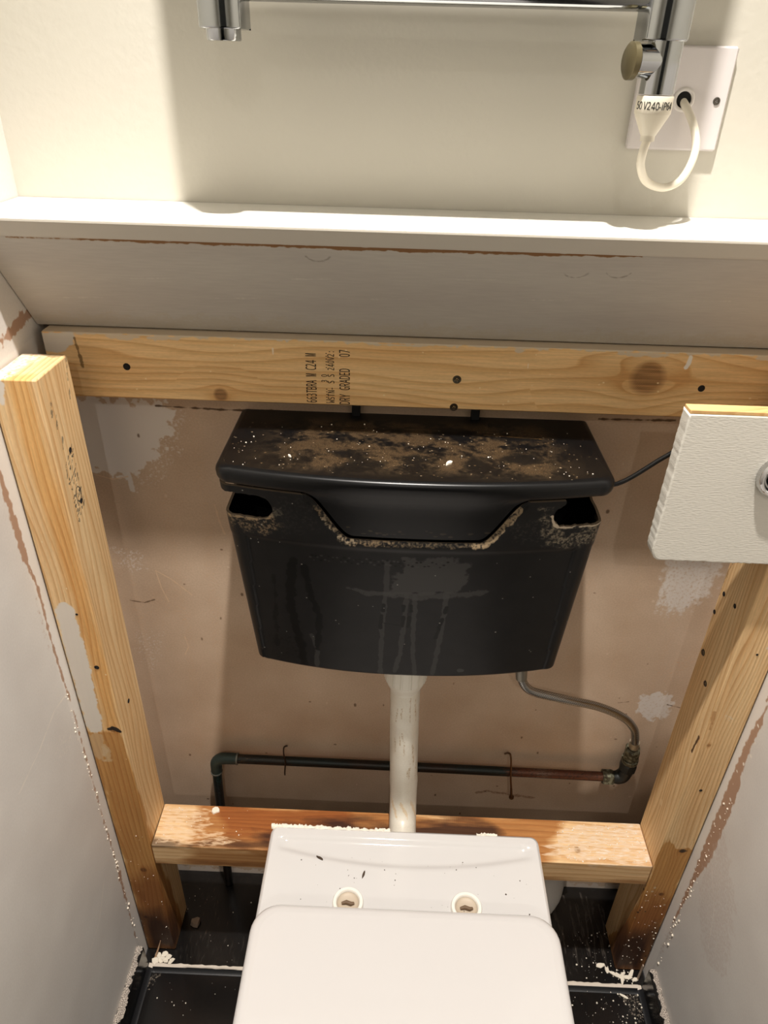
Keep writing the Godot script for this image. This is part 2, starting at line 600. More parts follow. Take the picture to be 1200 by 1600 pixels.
			k.mark(V([0.166, 0.67, 0.169, 0.64, 0.1695, 0.557, 0.179, 0.53, 0.182, 0.48, 0.184, 0.385, 0.172, 0.31, 0.169, 0.216, 0.163, 0.18, 0.164, 0.30, 0.160, 0.38, 0.1585, 0.45, 0.156, 0.56, 0.159, 0.63]), torn, 1.0, 0.0, 0.003, 0.0008)
			k.line(V([0.162, 1.0, 0.163, 0.82, 0.161, 0.67]), 0.003, torn, 0.9, 0.0025)
			k.line(V([0.168, 0.19, 0.166, 0.1]), 0.008, torn, 0.6, 0.005, 0.8)
			k.mark(V([0.185, 0.45, 0.26, 0.40, 0.30, 0.30, 0.25, 0.26, 0.2, 0.3, 0.178, 0.36]), Color(0.78, 0.72, 0.69), 0.4, 0.0, 0.015, 0.004, true, 0.5)
			k.line(V([0.19, 0.38, 0.23, 0.34, 0.25, 0.28]), 0.0012, lip, 0.7, 0.0008, 0.3)
			for i in 26:
				var yy2 := 0.08 + 0.022 * i
				k.spot(0.168 + 0.006 * sin(i * 5.0), yy2, 0.0014 + 0.001 * (i % 2), 0.0016, lip, 1.0, 0.0016, 0.0005)
		var m := painted(k, 0.55, 0.5)
		var near := MB.new()
		var uvf := func(p: Vector3, _n: Vector3) -> Vector2: return k.uv(p.z, p.y)
		near.block(Vector3(minf(x, x + sg * 0.1), -0.05, 0.0), Vector3(maxf(x, x + sg * 0.1), 1.32, 0.64), 0.0, uvf)
		part("worn_plaster", near, m, w, "white paint torn away in a vertical strip")
		var rest := MB.new()
		rest.block(Vector3(minf(x, x + sg * 0.1), 1.32, 0.0), Vector3(maxf(x, x + sg * 0.1), YC, ZF), 0.0, none)
		rest.block(Vector3(minf(x, x + sg * 0.1), -0.05, 0.64), Vector3(maxf(x, x + sg * 0.1), 1.32, ZF), 0.0, none)
		part("painted_plaster", rest, cream, w)

	var fr := setting("wall_front", "cream wall with the added door behind the viewer", "wall")
	var fm := MB.new()
	fm.block(Vector3(XL - 0.1, -0.05, ZF), Vector3(XR + 0.1, YC, ZF + 0.1), 0.0, none)
	part("painted_plaster", fm, cream, fr)
	var dr := setting("door_1", "added dark grey flush door behind the viewer, there to darken the chrome reflections", "door")  # unseen dark door added so the chrome towel rail mirrors something dark
	var dm := MB.new()
	dm.block(Vector3(XL + 0.01, 0.0, ZF - 0.04), Vector3(XR - 0.01, 2.05, ZF), 0.002, none)
	part("door_leaf", dm, flat(Color(0.15, 0.155, 0.15), 0.5), dr)
	var ce := setting("ceiling", "white flat ceiling", "ceiling")
	var cm := MB.new()
	cm.block(Vector3(XL - 0.1, YC, -0.1), Vector3(XR + 0.1, YC + 0.1, ZF + 0.1), 0.0, none)
	part("ceiling_board", cm, flat(Color(0.9, 0.89, 0.87), 0.8), ce)

	# floor: black tiles on a pale grout bed
	var fl := setting("floor", "glossy black floor tiles littered with white plaster crumbs", "floor")
	var bed := MB.new()
	bed.block(Vector3(XL - 0.1, -0.1, -0.1), Vector3(XR + 0.1, -0.0025, ZF + 0.1), 0.0, none)
	part("grout_bed", bed, flat(Color(0.16, 0.16, 0.165), 0.8), fl)
	var tb := canvas(1024, 256, -0.40, -0.18, 0.86, 0.18)   # v is -z
	tb.ground(Color(0.055, 0.052, 0.052), Color(0.08, 0.075, 0.072), noise_bytes(51, 0.02, 1024, 256, 1, 1, 4), noise_bytes(52, 0.3, 1024, 256, 1, 1, 2), 0.3)
	var dust := Color(0.46, 0.42, 0.38)
	tb.ny = 0.2
	for i in 16:
		var uu := 0.25 + 0.0105 * i
		tb.line(V([uu, -0.012 - 0.008 * (i % 4), uu + 0.005 * sin(i * 1.7), -0.05, uu + 0.004 * sin(i * 2.9), -0.09, uu - 0.008 * sin(i * 1.1), -0.10 - 0.012 * (i % 5)]), 0.002 + 0.0016 * (i % 4), dust, 0.42, 0.003, 0.42)
	tb.mark(V([0.30, -0.09, 0.36, -0.09, 0.375, -0.15, 0.33, -0.155, 0.29, -0.13]), dust, 0.45, 0.0, 0.015, 0.003, true, 0.85)
	tb.mark(V([-0.34, -0.04, -0.30, -0.04, -0.275, -0.10, -0.31, -0.115]), Color(0.36, 0.28, 0.22), 0.6, 0.0, 0.015, 0.003, true, 0.8)
	tb.mark(V([-0.37, -0.12, -0.2, -0.12, -0.18, -0.165, -0.36, -0.17]), dust, 0.35, 0.0, 0.012, 0.003, true, 0.9)
	tb.mark(V([-0.34, -0.005, -0.2, -0.005, -0.21, -0.05, -0.3, -0.055]), Color(0.3, 0.25, 0.2), 0.5, 0.0, 0.02, 0.002, true, 0.97)
	var tm := painted(tb, 0.22, 0.6)
	var buv := func(p: Vector3, _n: Vector3) -> Vector2: return tb.uv(p.x, -p.z)
	for seg in [[-0.398, 0.029], [0.032, 0.457]]:
		var b := MB.new()
		b.block(Vector3(seg[0], -0.0025, 0.001), Vector3(seg[1], 0.0, 0.1695), 0.0008, buv)
		part("tile", b, tm, fl)
	var tf := canvas(1024, 512, -0.40, -0.60, 0.86, 0.43)
	tf.ground(Color(0.058, 0.055, 0.055), Color(0.075, 0.07, 0.068), noise_bytes(53, 0.012, 1024, 512, 1, 1, 4), noise_bytes(54, 0.3, 1024, 512, 1, 1, 2), 0.25)
	tf.mark(V([0.40, -0.178, 0.44, -0.178, 0.44, -0.23, 0.425, -0.215]), Color(0.7, 0.64, 0.57), 0.8, 0.0, 0.009, 0.001, true, 0.75)
	tf.mark(V([-0.385, -0.176, -0.355, -0.176, -0.372, -0.20, -0.383, -0.215]), Color(0.7, 0.64, 0.57), 0.8, 0.0, 0.009, 0.001, true, 0.75)
	tf.mark(V([0.30, -0.19, 0.43, -0.19, 0.43, -0.30, 0.33, -0.32]), dust, 0.3, 0.0, 0.02, 0.002, true, 1.02)
	var tfm := painted(tf, 0.2, 0.6)
	var fuv := func(p: Vector3, _n: Vector3) -> Vector2: return tf.uv(p.x, -p.z)
	for seg in [[-0.398, 0.029], [0.032, 0.457]]:
		var b2 := MB.new()
		b2.block(Vector3(seg[0], -0.0025, 0.1755), Vector3(seg[1], 0.0, 0.598), 0.0008, fuv)
		part("tile", b2, tfm, fl)
		for row in 5:
			var b3 := MB.new()
			var z0 := 0.601 + row * 0.4
			b3.block(Vector3(seg[0], -0.0025, z0), Vector3(seg[1], 0.0, minf(z0 + 0.397, ZF)), 0.0008, none)
			part("tile", b3, flat(Color(0.06, 0.057, 0.057), 0.2), fl)
	# the torn silicone line where the front panel stood, and glossy fillets round the tile edge
	var sil := MB.new()
	ragged_strip(sil, Vector3(XL + 0.012, 0.0, 0.1685), Vector3(XR - 0.012, 0.0, 0.1685), Vector3(0, 0, 0.0085), 0.0035, 140, 61)
	part("silicone_line", sil, flat(Color(0.86, 0.81, 0.75), 0.7), fl, "torn cream silicone line left by the removed panel")
	var fil := MB.new()
	fillet(fil, Vector3(XL + 0.02, 0.0, 0.1765), Vector3(XR - 0.02, 0.0, 0.1765), Vector3(0, 0, 1), 0.0075)
	fillet(fil, Vector3(XL + 0.0115, 0.0, 0.1765), Vector3(XL + 0.0115, 0.0, 0.9), Vector3(1, 0, 0), 0.008)
	fillet(fil, Vector3(XR - 0.0115, 0.0, 0.1765), Vector3(XR - 0.0115, 0.0, 0.9), Vector3(-1, 0, 0), 0.008)
	part("silicone_fillet", fil, flat(Color(0.12, 0.123, 0.132), 0.3), fl)

	# tile skirting along both side walls
	var speck := relief(66, 0.35, 256, 2)
	var ramp := Gradient.new()
	ramp.set_color(0, Color(0.24, 0.22, 0.2))
	ramp.set_color(1, Color(0.95, 0.9, 0.84))
	ramp.set_offset(0, 0.36)
	ramp.set_offset(1, 0.6)
	for side in 2:
		var x0 := XL if side == 0 else XR
		var s := 1.0 if side == 0 else -1.0
		var bs := setting("baseboard_left" if side == 0 else "baseboard_right", "black tile skirting with a rough crumbling top edge along the left wall" if side == 0 else "black tile skirting with a rough crumbling top edge along the right wall", "skirting")
		for i in 4:
			var za := 0.172 + i * 0.4
			var b4 := MB.new()
			b4.block(Vector3(minf(x0, x0 + s * 0.0115), 0.0, za), Vector3(maxf(x0, x0 + s * 0.0115), 0.058, za + 0.397), 0.0008, none)
			part("tile", b4, flat(Color(0.055, 0.052, 0.053), 0.2), bs)
		var top := MB.new()
		ragged_strip(top, Vector3(x0, 0.058, 0.172), Vector3(x0, 0.058, 0.72), Vector3(s * 0.0115, 0, 0), 0.0035, 220, 70 + side)
		var rm := flat(Color(0.62, 0.58, 0.53), 0.9)
		rm.albedo_texture = speckle(256, 91 + side, Color(0.30, 0.27, 0.25), Color(0.93, 0.88, 0.82), 0.28)
		rm.albedo_color = Color.WHITE
		rm.uv1_triplanar = true
		rm.uv1_scale = Vector3(9, 9, 9)
		part("crumbled_grout", top, rm, bs, "rough speckled grout ledge")

func speckle(size: int, sd: int, a: Color, b: Color, freq: float) -> ImageTexture:
	var n := noise_bytes(sd, freq, size, size, 1, 1, 2)
	var px := PackedByteArray()
	px.resize(size * size * 3)
	for i in size * size:
		var k := clampf((n[i] / 255.0 - 0.35) * 3.2, 0.0, 1.0)
		px[i * 3] = int(lerpf(a.r, b.r, k) * 255)
		px[i * 3 + 1] = int(lerpf(a.g, b.g, k) * 255)
		px[i * 3 + 2] = int(lerpf(a.b, b.b, k) * 255)
	return ImageTexture.create_from_image(Image.create_from_data(size, size, false, Image.FORMAT_RGB8, px))

# an uneven crust from a to b, reaching sideways by «across» and up by about h
func ragged_strip(mb: MB, a: Vector3, b: Vector3, across: Vector3, h: float, steps: int, sd: int) -> void:
	var rg := RandomNumberGenerator.new()
	rg.seed = sd
	var rows := []
	var w := 1.0
	for i in steps + 1:
		var p := a.lerp(b, float(i) / steps)
		w = clampf(w + rg.randf_range(-0.3, 0.3), 0.55, 1.1)
		var j := rg.randf_range(-0.12, 0.12)
		var hh := h * rg.randf_range(0.55, 1.1)
		rows.append([p + across * j, p + across * (0.1 + j) + Vector3.UP * hh, p + across * w * 0.75 + Vector3.UP * hh * rg.randf_range(0.6, 1.0), p + across * w])
	mb.grid(rows, [], false, (a + b) * 0.5 + across * 0.5 - Vector3.UP * 0.05)

func fillet(mb: MB, a: Vector3, b: Vector3, away: Vector3, r: float) -> void:
	var rows := []
	for e in [a, b]:
		var row := []
		for i in 7:
			var t := float(i) / 6
			row.append(e + away * r * t + Vector3.UP * r * (1.0 - t) * (1.0 - t) * 0.7 + Vector3.UP * 0.0004)
		rows.append(row)
	mb.grid(rows, [], false, (a + b) * 0.5 - Vector3.UP * 0.1)

# ------------------------------------------------------------------ timber frame
func screw(parent: Node3D, at: Vector3, dir: Vector3, r := 0.004, col := Color(0.28, 0.24, 0.19)) -> void:
	var mb := MB.new()
	var b := Basis()
	var y := dir.normalized()
	var x := y.cross(Vector3(0.3, 0.5, 0.81)).normalized()
	b = Basis(x, y, x.cross(y))
	mb.lathe([Vector2(0.0, 0.0001), Vector2(r * 0.3, -0.0004), Vector2(r * 0.42, 0.0006), Vector2(r * 0.85, 0.0009), Vector2(r, 0.0), Vector2(r, -0.001)], Transform3D(b, at), 16)
	for k in 2:
		var u := x if k == 0 else x.cross(y)
		var o := x.cross(y) if k == 0 else x
		mb.flat_quad(at + y * 0.00105 + u * r * 0.55 + o * r * 0.09, at + y * 0.00105 + u * r * 0.55 - o * r * 0.09, at + y * 0.00105 - u * r * 0.55 - o * r * 0.09, at + y * 0.00105 - u * r * 0.55 + o * r * 0.09, y)
	part("screw", mb, flat(col, 0.45, 0.7), parent)

func hole(parent: Node3D, at: Vector3, dir: Vector3, r := 0.003) -> void:
	# a drilled hole: a dark disc painted for its shaded inside, with a splintered rim
	var mb := MB.new()
	var y := dir.normalized()
	var x := y.cross(Vector3(0.3, 0.5, 0.81)).normalized()
	mb.lathe([Vector2(0.0, 0.0003), Vector2(r * 0.8, 0.0003), Vector2(r * 0.95, 0.0006), Vector2(r * 1.15, 0.0)], Transform3D(Basis(x, y, x.cross(y)), at), 14)
	part("screw_hole", mb, flat(Color(0.07, 0.045, 0.03), 0.9), parent)

func build_timber() -> void:
	var early := Color(0.91, 0.785, 0.60)
	var late := Color(0.79, 0.60, 0.39)
	var wet := Color(0.84, 0.73, 0.56)
	var chalk := Color(0.87, 0.84, 0.80)
	# ---- left post: u runs 0..0.0481 over the front, then 0.0481..0.1225 over the side; ends above v = 1.044
	var c := canvas(256, 2048, 0.0, 0.0, 0.1225, 1.13)
	wood(c, 101, early, late, 0.0085, [[0.036, 0.553, 0.005], [0.028, 0.235, 0.006], [0.011, 0.1, 0.004]])
	c.mark(V([0.016, 1.06, 0.040, 1.06, 0.046, 0.85, 0.050, 0.65, 0.045, 0.55, 0.028, 0.55, 0.028, 0.75, 0.022, 0.9]), Color(0.97, 0.87, 0.70), 0.8, 0.0, 0.003, 0.005, true, 0.0, true)
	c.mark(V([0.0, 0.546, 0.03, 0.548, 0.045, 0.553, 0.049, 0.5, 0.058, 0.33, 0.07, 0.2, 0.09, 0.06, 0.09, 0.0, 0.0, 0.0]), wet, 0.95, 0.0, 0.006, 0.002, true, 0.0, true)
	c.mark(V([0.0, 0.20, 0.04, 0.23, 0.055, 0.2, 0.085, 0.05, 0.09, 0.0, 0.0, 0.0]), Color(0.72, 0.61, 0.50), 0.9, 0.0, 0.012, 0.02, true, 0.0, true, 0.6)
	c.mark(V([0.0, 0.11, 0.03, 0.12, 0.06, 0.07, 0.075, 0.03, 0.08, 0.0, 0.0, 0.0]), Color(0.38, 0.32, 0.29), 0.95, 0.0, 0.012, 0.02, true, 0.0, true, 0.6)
	c.ny = 1.0
	c.mark(V([0.003, 0.752, 0.008, 0.768, 0.019, 0.770, 0.025, 0.758, 0.028, 0.70, 0.026, 0.64, 0.023, 0.56, 0.02, 0.548, 0.005, 0.546, 0.001, 0.56]), chalk, 0.96, 0.0, 0.003, 0.001)
	c.mark(V([0.0, 0.54, 0.006, 0.545, 0.02, 0.545, 0.02, 0.51, 0.012, 0.49, 0.0, 0.50]), Color(0.8, 0.7, 0.57), 0.6, 0.0, 0.006, 0.001)
	c.line(V([0.031, 0.5545, 0.036, 0.556, 0.045, 0.5505]), 0.006, Color(0.13, 0.10, 0.08), 0.95, 0.002)
	c.spot(0.019, 0.508, 0.006, 0.02, Color(0.83, 0.74, 0.6), 0.6, 0.004, 0.001)
	c.mark(V([0.0, 1.06, 0.013, 1.06, 0.015, 1.03, 0.011, 1.016, 0.006, 1.02, 0.0, 1.03]), chalk, 0.95, 0.0, 0.003, 0.0008)
	c.mark(V([0.0, 1.12, 0.022, 1.12, 0.016, 1.046, 0.0, 1.046]), Color(0.9, 0.87, 0.83), 0.85, 0.0, 0.01, 0.001, true, 0.4)
	for i in 12:
		c.line(V([0.002 + 0.0013 * i, 1.05, 0.004 + 0.0024 * i, 1.115]), 0.0012, chalk, 0.7, 0.001, 0.4)
	c.line(V([0.0345, 1.13, 0.0345, 1.121]), 0.02, Color(0.45, 0.4, 0.3), 0.5, 0.004)
	# smudged black timber stamp on the side
	var ink := Color(0.23, 0.22, 0.2)
	var rg := RandomNumberGenerator.new()
	rg.seed = 77
	for col in 4:
		for i in 13:
			var q := Vector2(0.066 + 0.0068 * col + rg.randf_range(-0.0012, 0.0012), 0.872 + 0.0058 * i + 0.004 * col)
			if rg.randf() < 0.75:
				c.line([q, q + Vector2(rg.randf_range(-0.003, 0.003), rg.randf_range(-0.003, 0.003)), q + Vector2(rg.randf_range(0.0, 0.004), 0.002)], 0.0011, ink, 0.85, 0.0008, 0.25)
	var ring := []
	for i in 14:
		ring.append(Vector2(0.079 + 0.006 * cos(TAU * i / 13.0), 0.899 + 0.009 * sin(TAU * i / 13.0)))
	c.line(ring, 0.0022, ink, 0.9, 0.001, 0.2)
	for q2 in [[0.067, 0.985], [0.069, 0.96], [0.064, 0.93], [0.112, 1.02], [0.108, 1.0], [0.115, 1.03], [0.062, 1.0]]:
		c.line(V([q2[0], q2[1], q2[0] + 0.003, q2[1] + 0.012]), 0.003, ink, 0.5, 0.002, 0.5)
	for i in 20:
		c.spot(rg.randf_range(0.0, 0.12), rg.randf_range(0.3, 1.03), 0.0007, 0.0012, Color(0.93, 0.85, 0.7), 0.8, 0.0006, 0.0004)
	var xo := -0.3978
	var xi := -0.3497
	var post := thing("timber_post", "left pine post of the frame with a white paint patch and smudged black stamp", "post")
	var mb := MB.new()
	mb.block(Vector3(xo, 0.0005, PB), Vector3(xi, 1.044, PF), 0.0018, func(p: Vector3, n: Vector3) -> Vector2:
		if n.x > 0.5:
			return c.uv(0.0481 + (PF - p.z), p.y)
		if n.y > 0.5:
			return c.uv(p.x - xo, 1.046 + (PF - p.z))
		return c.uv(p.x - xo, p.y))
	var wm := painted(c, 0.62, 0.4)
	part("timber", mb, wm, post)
	for q3 in [Vector3(xi, 0.9516, 0.1107), Vector3(xi, 0.889, 0.1125), Vector3(xi, 0.571, 0.1101)]:
		hole(post, q3, Vector3.RIGHT, 0.0028)
	hole(post, Vector3(-0.3697, 0.751, PF), Vector3.BACK, 0.0014)
	hole(post, Vector3(-0.362, 0.666, PF), Vector3.BACK, 0.0028)

	# ---- right post (u runs from the right wall over the front, then over the inner side)
	var k := canvas(256, 2048, 0.0, 0.0, 0.1225, 1.13)
	wood(k, 131, Color(0.90, 0.775, 0.59), Color(0.77, 0.585, 0.38), 0.0065, [[0.0155, 0.3418, 0.005], [0.02, 0.23, 0.005], [0.036, 0.57, 0.003]])
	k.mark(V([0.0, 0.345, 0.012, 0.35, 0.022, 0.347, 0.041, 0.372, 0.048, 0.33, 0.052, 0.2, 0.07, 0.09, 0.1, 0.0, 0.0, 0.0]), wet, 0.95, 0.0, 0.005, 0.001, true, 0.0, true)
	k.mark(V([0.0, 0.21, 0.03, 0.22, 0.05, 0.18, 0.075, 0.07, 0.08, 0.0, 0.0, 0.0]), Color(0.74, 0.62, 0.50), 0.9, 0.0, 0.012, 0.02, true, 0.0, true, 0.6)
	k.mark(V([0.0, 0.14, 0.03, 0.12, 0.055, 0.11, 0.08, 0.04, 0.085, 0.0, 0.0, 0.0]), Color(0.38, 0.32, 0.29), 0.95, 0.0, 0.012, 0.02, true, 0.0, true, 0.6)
	k.ny = 1.0
	k.mark(V([0.0, 0.775, 0.012, 0.765, 0.014, 0.745, 0.006, 0.735, 0.0, 0.74]), chalk, 0.9, 0.0, 0.004, 0.001, true, 0.3)
	k.mark(V([0.018, 0.625, 0.032, 0.63, 0.031, 0.622, 0.02, 0.615]), chalk, 0.6, 0.0, 0.003, 0.001, true, 0.75)
	k.line(V([0.056, 0.575, 0.058, 0.557, 0.060, 0.543]), 0.0035, Color(0.3, 0.2, 0.12), 0.9, 0.001)
	k.line(V([0.045, 0.63, 0.043, 0.60]), 0.004, Color(0.62, 0.43, 0.25), 0.5, 0.002)
	k.spot(0.0145, 0.342, 0.006, 0.004, Color(0.2, 0.17, 0.15), 0.8, 0.002, 0.001)
	k.spot(0.086, 0.40, 0.004, 0.006, Color(0.9, 0.78, 0.6), 0.8, 0.002, 0.001)
	k.line(V([0.112, 0.82, 0.118, 0.80, 0.122, 0.76]), 0.004, Color(0.4, 0.3, 0.2), 0.5, 0.003, 0.4)
	for i in 24:
		k.spot(rg.randf_range(0.0, 0.06), rg.randf_range(0.02, 0.26), rg.randf_range(0.0008, 0.002), rg.randf_range(0.0008, 0.0025), Color(0.75, 0.68, 0.58) if i % 3 else Color(0.1, 0.08, 0.07), 0.8, 0.0012, 0.0005)
	var ri := 0.4098
	var ro := 0.4572
	var post2 := thing("timber_post", "right pine post of the frame standing under the white offcut board", "post")
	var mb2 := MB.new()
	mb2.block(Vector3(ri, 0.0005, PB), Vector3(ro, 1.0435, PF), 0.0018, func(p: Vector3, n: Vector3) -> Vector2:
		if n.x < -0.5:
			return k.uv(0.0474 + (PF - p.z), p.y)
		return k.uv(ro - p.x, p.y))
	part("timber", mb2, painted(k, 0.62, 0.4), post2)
	for q4 in [Vector3(ri, 0.7692, 0.082), Vector3(ri, 0.775, 0.1125), Vector3(ri, 0.735, 0.075)]:
		hole(post2, q4, Vector3.LEFT, 0.0028)
	screw(post2, Vector3(ri, 0.672, 0.0811), Vector3.LEFT, 0.0048)
	screw(post2, Vector3(ri, 0.6446, 0.1096), Vector3.LEFT, 0.0042)
	hole(post2, Vector3(0.4362, 0.7294, PF), Vector3.BACK, 0.0013)
	hole(post2, Vector3(0.4338, 0.4799, PF), Vector3.BACK, 0.002)

	# ---- bottom rail: v along x, u over the front (0..0.047) and on over the top
	var r := canvas(256, 1280, 0.0, -0.351, 0.125, 0.764)
	wood(r, 151, Color(0.90, 0.765, 0.58), Color(0.77, 0.58, 0.38), 0.011, [[0.055, -0.31, 0.004], [0.07, 0.30, 0.006], [0.03, 0.09, 0.005]])
	r.mark(V([0.05, -0.30, 0.122, -0.29, 0.122, 0.28, 0.08, 0.27, 0.045, 0.24, 0.02, 0.15, 0.03, -0.1, 0.043, -0.22]), Color(0.74, 0.58, 0.40), 0.9, 0.0, 0.014, 0.008, true, 0.0, true, 0.5)
	r.mark(V([0.07, -0.24, 0.122, -0.26, 0.122, -0.06, 0.09, -0.05, 0.06, -0.12]), Color(0.82, 0.66, 0.46), 0.8, 0.0, 0.014, 0.008, true, 0.0, true, 0.5)
	r.mark(V([0.06, -0.18, 0.08, -0.20, 0.10, 0.02, 0.122, 0.10, 0.10, 0.17, 0.05, 0.2, 0.044, 0.0]), Color(0.34, 0.28, 0.25), 0.85, 0.0, 0.02, 0.010, true, 0.0, true, 0.5)
	r.mark(V([0.046, -0.35, 0.062, -0.352, 0.06, -0.32, 0.05, -0.29]), Color(0.45, 0.43, 0.44), 0.8, 0.0, 0.01, 0.006, true, 0.0, true, 0.5)
	r.mark(V([0.05, -0.29, 0.062, -0.27, 0.056, -0.14, 0.046, -0.12]), Color(0.40, 0.35, 0.32), 0.75, 0.0, 0.01, 0.006, true, 0.0, true, 0.5)
	r.mark(V([0.0, -0.352, 0.008, -0.352, 0.012, 0.0, 0.008, 0.41, 0.0, 0.41]), Color(0.66, 0.56, 0.45), 0.7, 0.0, 0.008, 0.006, true, 0.0, true, 0.5)
	r.mark(V([0.0, -0.31, 0.047, -0.28, 0.047, -0.08, 0.0, -0.05]), Color(0.74, 0.63, 0.50), 0.8, 0.0, 0.016, 0.010, true, 0.0, true, 0.5)
	# pale plaster smears at both ends of the top
	r.mark(V([0.049, 0.29, 0.06, 0.25, 0.09, 0.27, 0.118, 0.30, 0.121, 0.41, 0.05, 0.41]), Color(0.88, 0.78, 0.67), 0.85, 0.0, 0.016, 0.002, true, 0.45)
	r.mark(V([0.055, 0.31, 0.12, 0.30, 0.12, 0.405, 0.052, 0.41]), Color(0.93, 0.89, 0.84), 0.85, 0.0, 0.012, 0.001, true, 0.95)
	r.mark(V([0.05, -0.345, 0.115, -0.35, 0.118, -0.28, 0.075, -0.27, 0.06, -0.22, 0.051, -0.24]), Color(0.89, 0.78, 0.65), 0.75, 0.0, 0.014, 0.002, true, 0.5)
	var rail := thing("timber_rail", "water stained pine rail lying between the posts behind the toilet", "rail")
	var mb3 := MB.new()
	mb3.block(Vector3(xi + 0.0008, 0.2525, PB + 0.001), Vector3(ri - 0.0008, 0.2995, PF - 0.0005), 0.0015, func(p: Vector3, n: Vector3) -> Vector2:
		if n.y > 0.5:
			return r.uv(0.047 + (PF - p.z), p.x)
		return r.uv(p.y - 0.2525, p.x))
	part("timber", mb3, painted(r, 0.6, 0.4), rail)

	# ---- top beam
	var b := canvas(256, 1792, 0.0, -0.39, 0.12, 0.85)
	wood(b, 171, Color(0.90, 0.755, 0.545), Color(0.78, 0.59, 0.37), 0.0105, [[0.0085, -0.1988, 0.009], [0.0445, 0.2713, 0.0215]])
	b.ny = 1.0
	var lipc := Color(0.80, 0.735, 0.64)
	b.mark(V([0.0735, -0.40, 0.0735, 0.48, 0.125, 0.48, 0.125, -0.40]), lipc, 0.96, 0.0, 0.0035, 0.0008)
	b.mark(V([0.0735, -0.40, 0.053, -0.39, 0.0535, -0.365, 0.062, -0.355, 0.076, -0.35]), Color(0.8, 0.77, 0.72), 0.95, 0.0, 0.003, 0.0008)
	for q5 in [[0.0715, -0.30, 0.0035, 0.02], [0.0715, -0.255, 0.003, 0.018], [0.0725, 0.0, 0.0015, 0.03], [0.0705, 0.13, 0.002, 0.006], [0.071, 0.26, 0.0025, 0.03], [0.071, 0.40, 0.003, 0.02]]:
		b.spot(q5[0], q5[1], q5[2], q5[3], lipc, 0.9, 0.002, 0.0006)
	b.line(V([0.0695, 0.3118, 0.062, 0.3110, 0.0585, 0.3095]), 0.0042, Color(0.9, 0.88, 0.84), 0.95, 0.0008)
	b.line(V([0.058, -0.137, 0.064, -0.137]), 0.0014, Color(0.92, 0.85, 0.75), 0.9, 0.0005)
	b.line(V([0.052, 0.14, 0.056, 0.14]), 0.0012, Color(0.92, 0.85, 0.75), 0.9, 0.0005)
	b.line(V([0.068, -0.352, 0.052, -0.351, 0.036, -0.349]), 0.0022, Color(0.33, 0.24, 0.13), 0.6, 0.002, 0.2)
	for i in 26:
		b.spot(rg.randf_range(0.004, 0.07), rg.randf_range(-0.36, 0.42), 0.0007, 0.0009, Color(0.93, 0.84, 0.66), 0.9, 0.0005, 0.0004)
	var beam := thing("timber_beam", "pine beam fixed across the wall above the black cistern, stamped with grading text", "beam")
	var mb4 := MB.new()
	mb4.block(Vector3(-0.388, 0.9838, 0.0008), Vector3(0.4585, 1.0588, 0.042), 0.0018, func(p: Vector3, n: Vector3) -> Vector2:
		if n.y > 0.5:
			return b.uv(0.075 + (0.042 - p.z), p.x)
		return b.uv(p.y - 0.9838, p.x))
	part("timber", mb4, painted(b, 0.6, 0.4), beam)
	screw(beam, Vector3(0.0644, 1.0196, 0.042), Vector3.BACK, 0.0048, Color(0.33, 0.3, 0.25))
	screw(beam, Vector3(0.0634, 0.9868, 0.042), Vector3.BACK, 0.0046, Color(0.25, 0.2, 0.15))
	hole(beam, Vector3(-0.3002, 1.0214, 0.042), Vector3.BACK, 0.0036)
	hole(beam, Vector3(0.3319, 1.0189, 0.042), Vector3.BACK, 0.0034)
	# grading stamp, read from bottom to top
	stamp(beam, "663TBRA M C24 M", Vector3(-0.0905, 0.9868, 0.0422), 0.0115, 0.057)
	stamp(beam, "WSTN- S S 240V2:", Vector3(-0.0705, 0.9868, 0.0422), 0.0075, 0.060)
	stamp(beam, "......  3 0  ......", Vector3(-0.0785, 0.9868, 0.0422), 0.0065, 0.058)
	stamp(beam, "DRY GRADED   07", Vector3(-0.0535, 0.9858, 0.0422), 0.0115, 0.063)

func stamp(parent: Node3D, words: String, at: Vector3, cap: float, length: float) -> void:
	var f := SystemFont.new()
	f.font_names = PackedStringArray(["Droid Sans Mono"])
	var tm := TextMesh.new()
	tm.font = f
	tm.text = words
	tm.font_size = 32
	tm.pixel_size = 0.001
	tm.depth = 0.004
	tm.horizontal_alignment = HORIZONTAL_ALIGNMENT_LEFT
	tm.vertical_alignment = VERTICAL_ALIGNMENT_BOTTOM
	var am := bent_text(tm, length, cap, 0.0)
	am.surface_set_material(0, flat(Color(0.16, 0.11, 0.07), 0.85))
	var o := MeshInstance3D.new()
	o.name = "grade_stamp"
	o.mesh = am
	o.transform = Transform3D(Basis(Vector3.UP, Vector3.LEFT, Vector3.BACK), at)
	parent.add_child(o, true)
	o.set_meta("label", "black printed timber grading text")

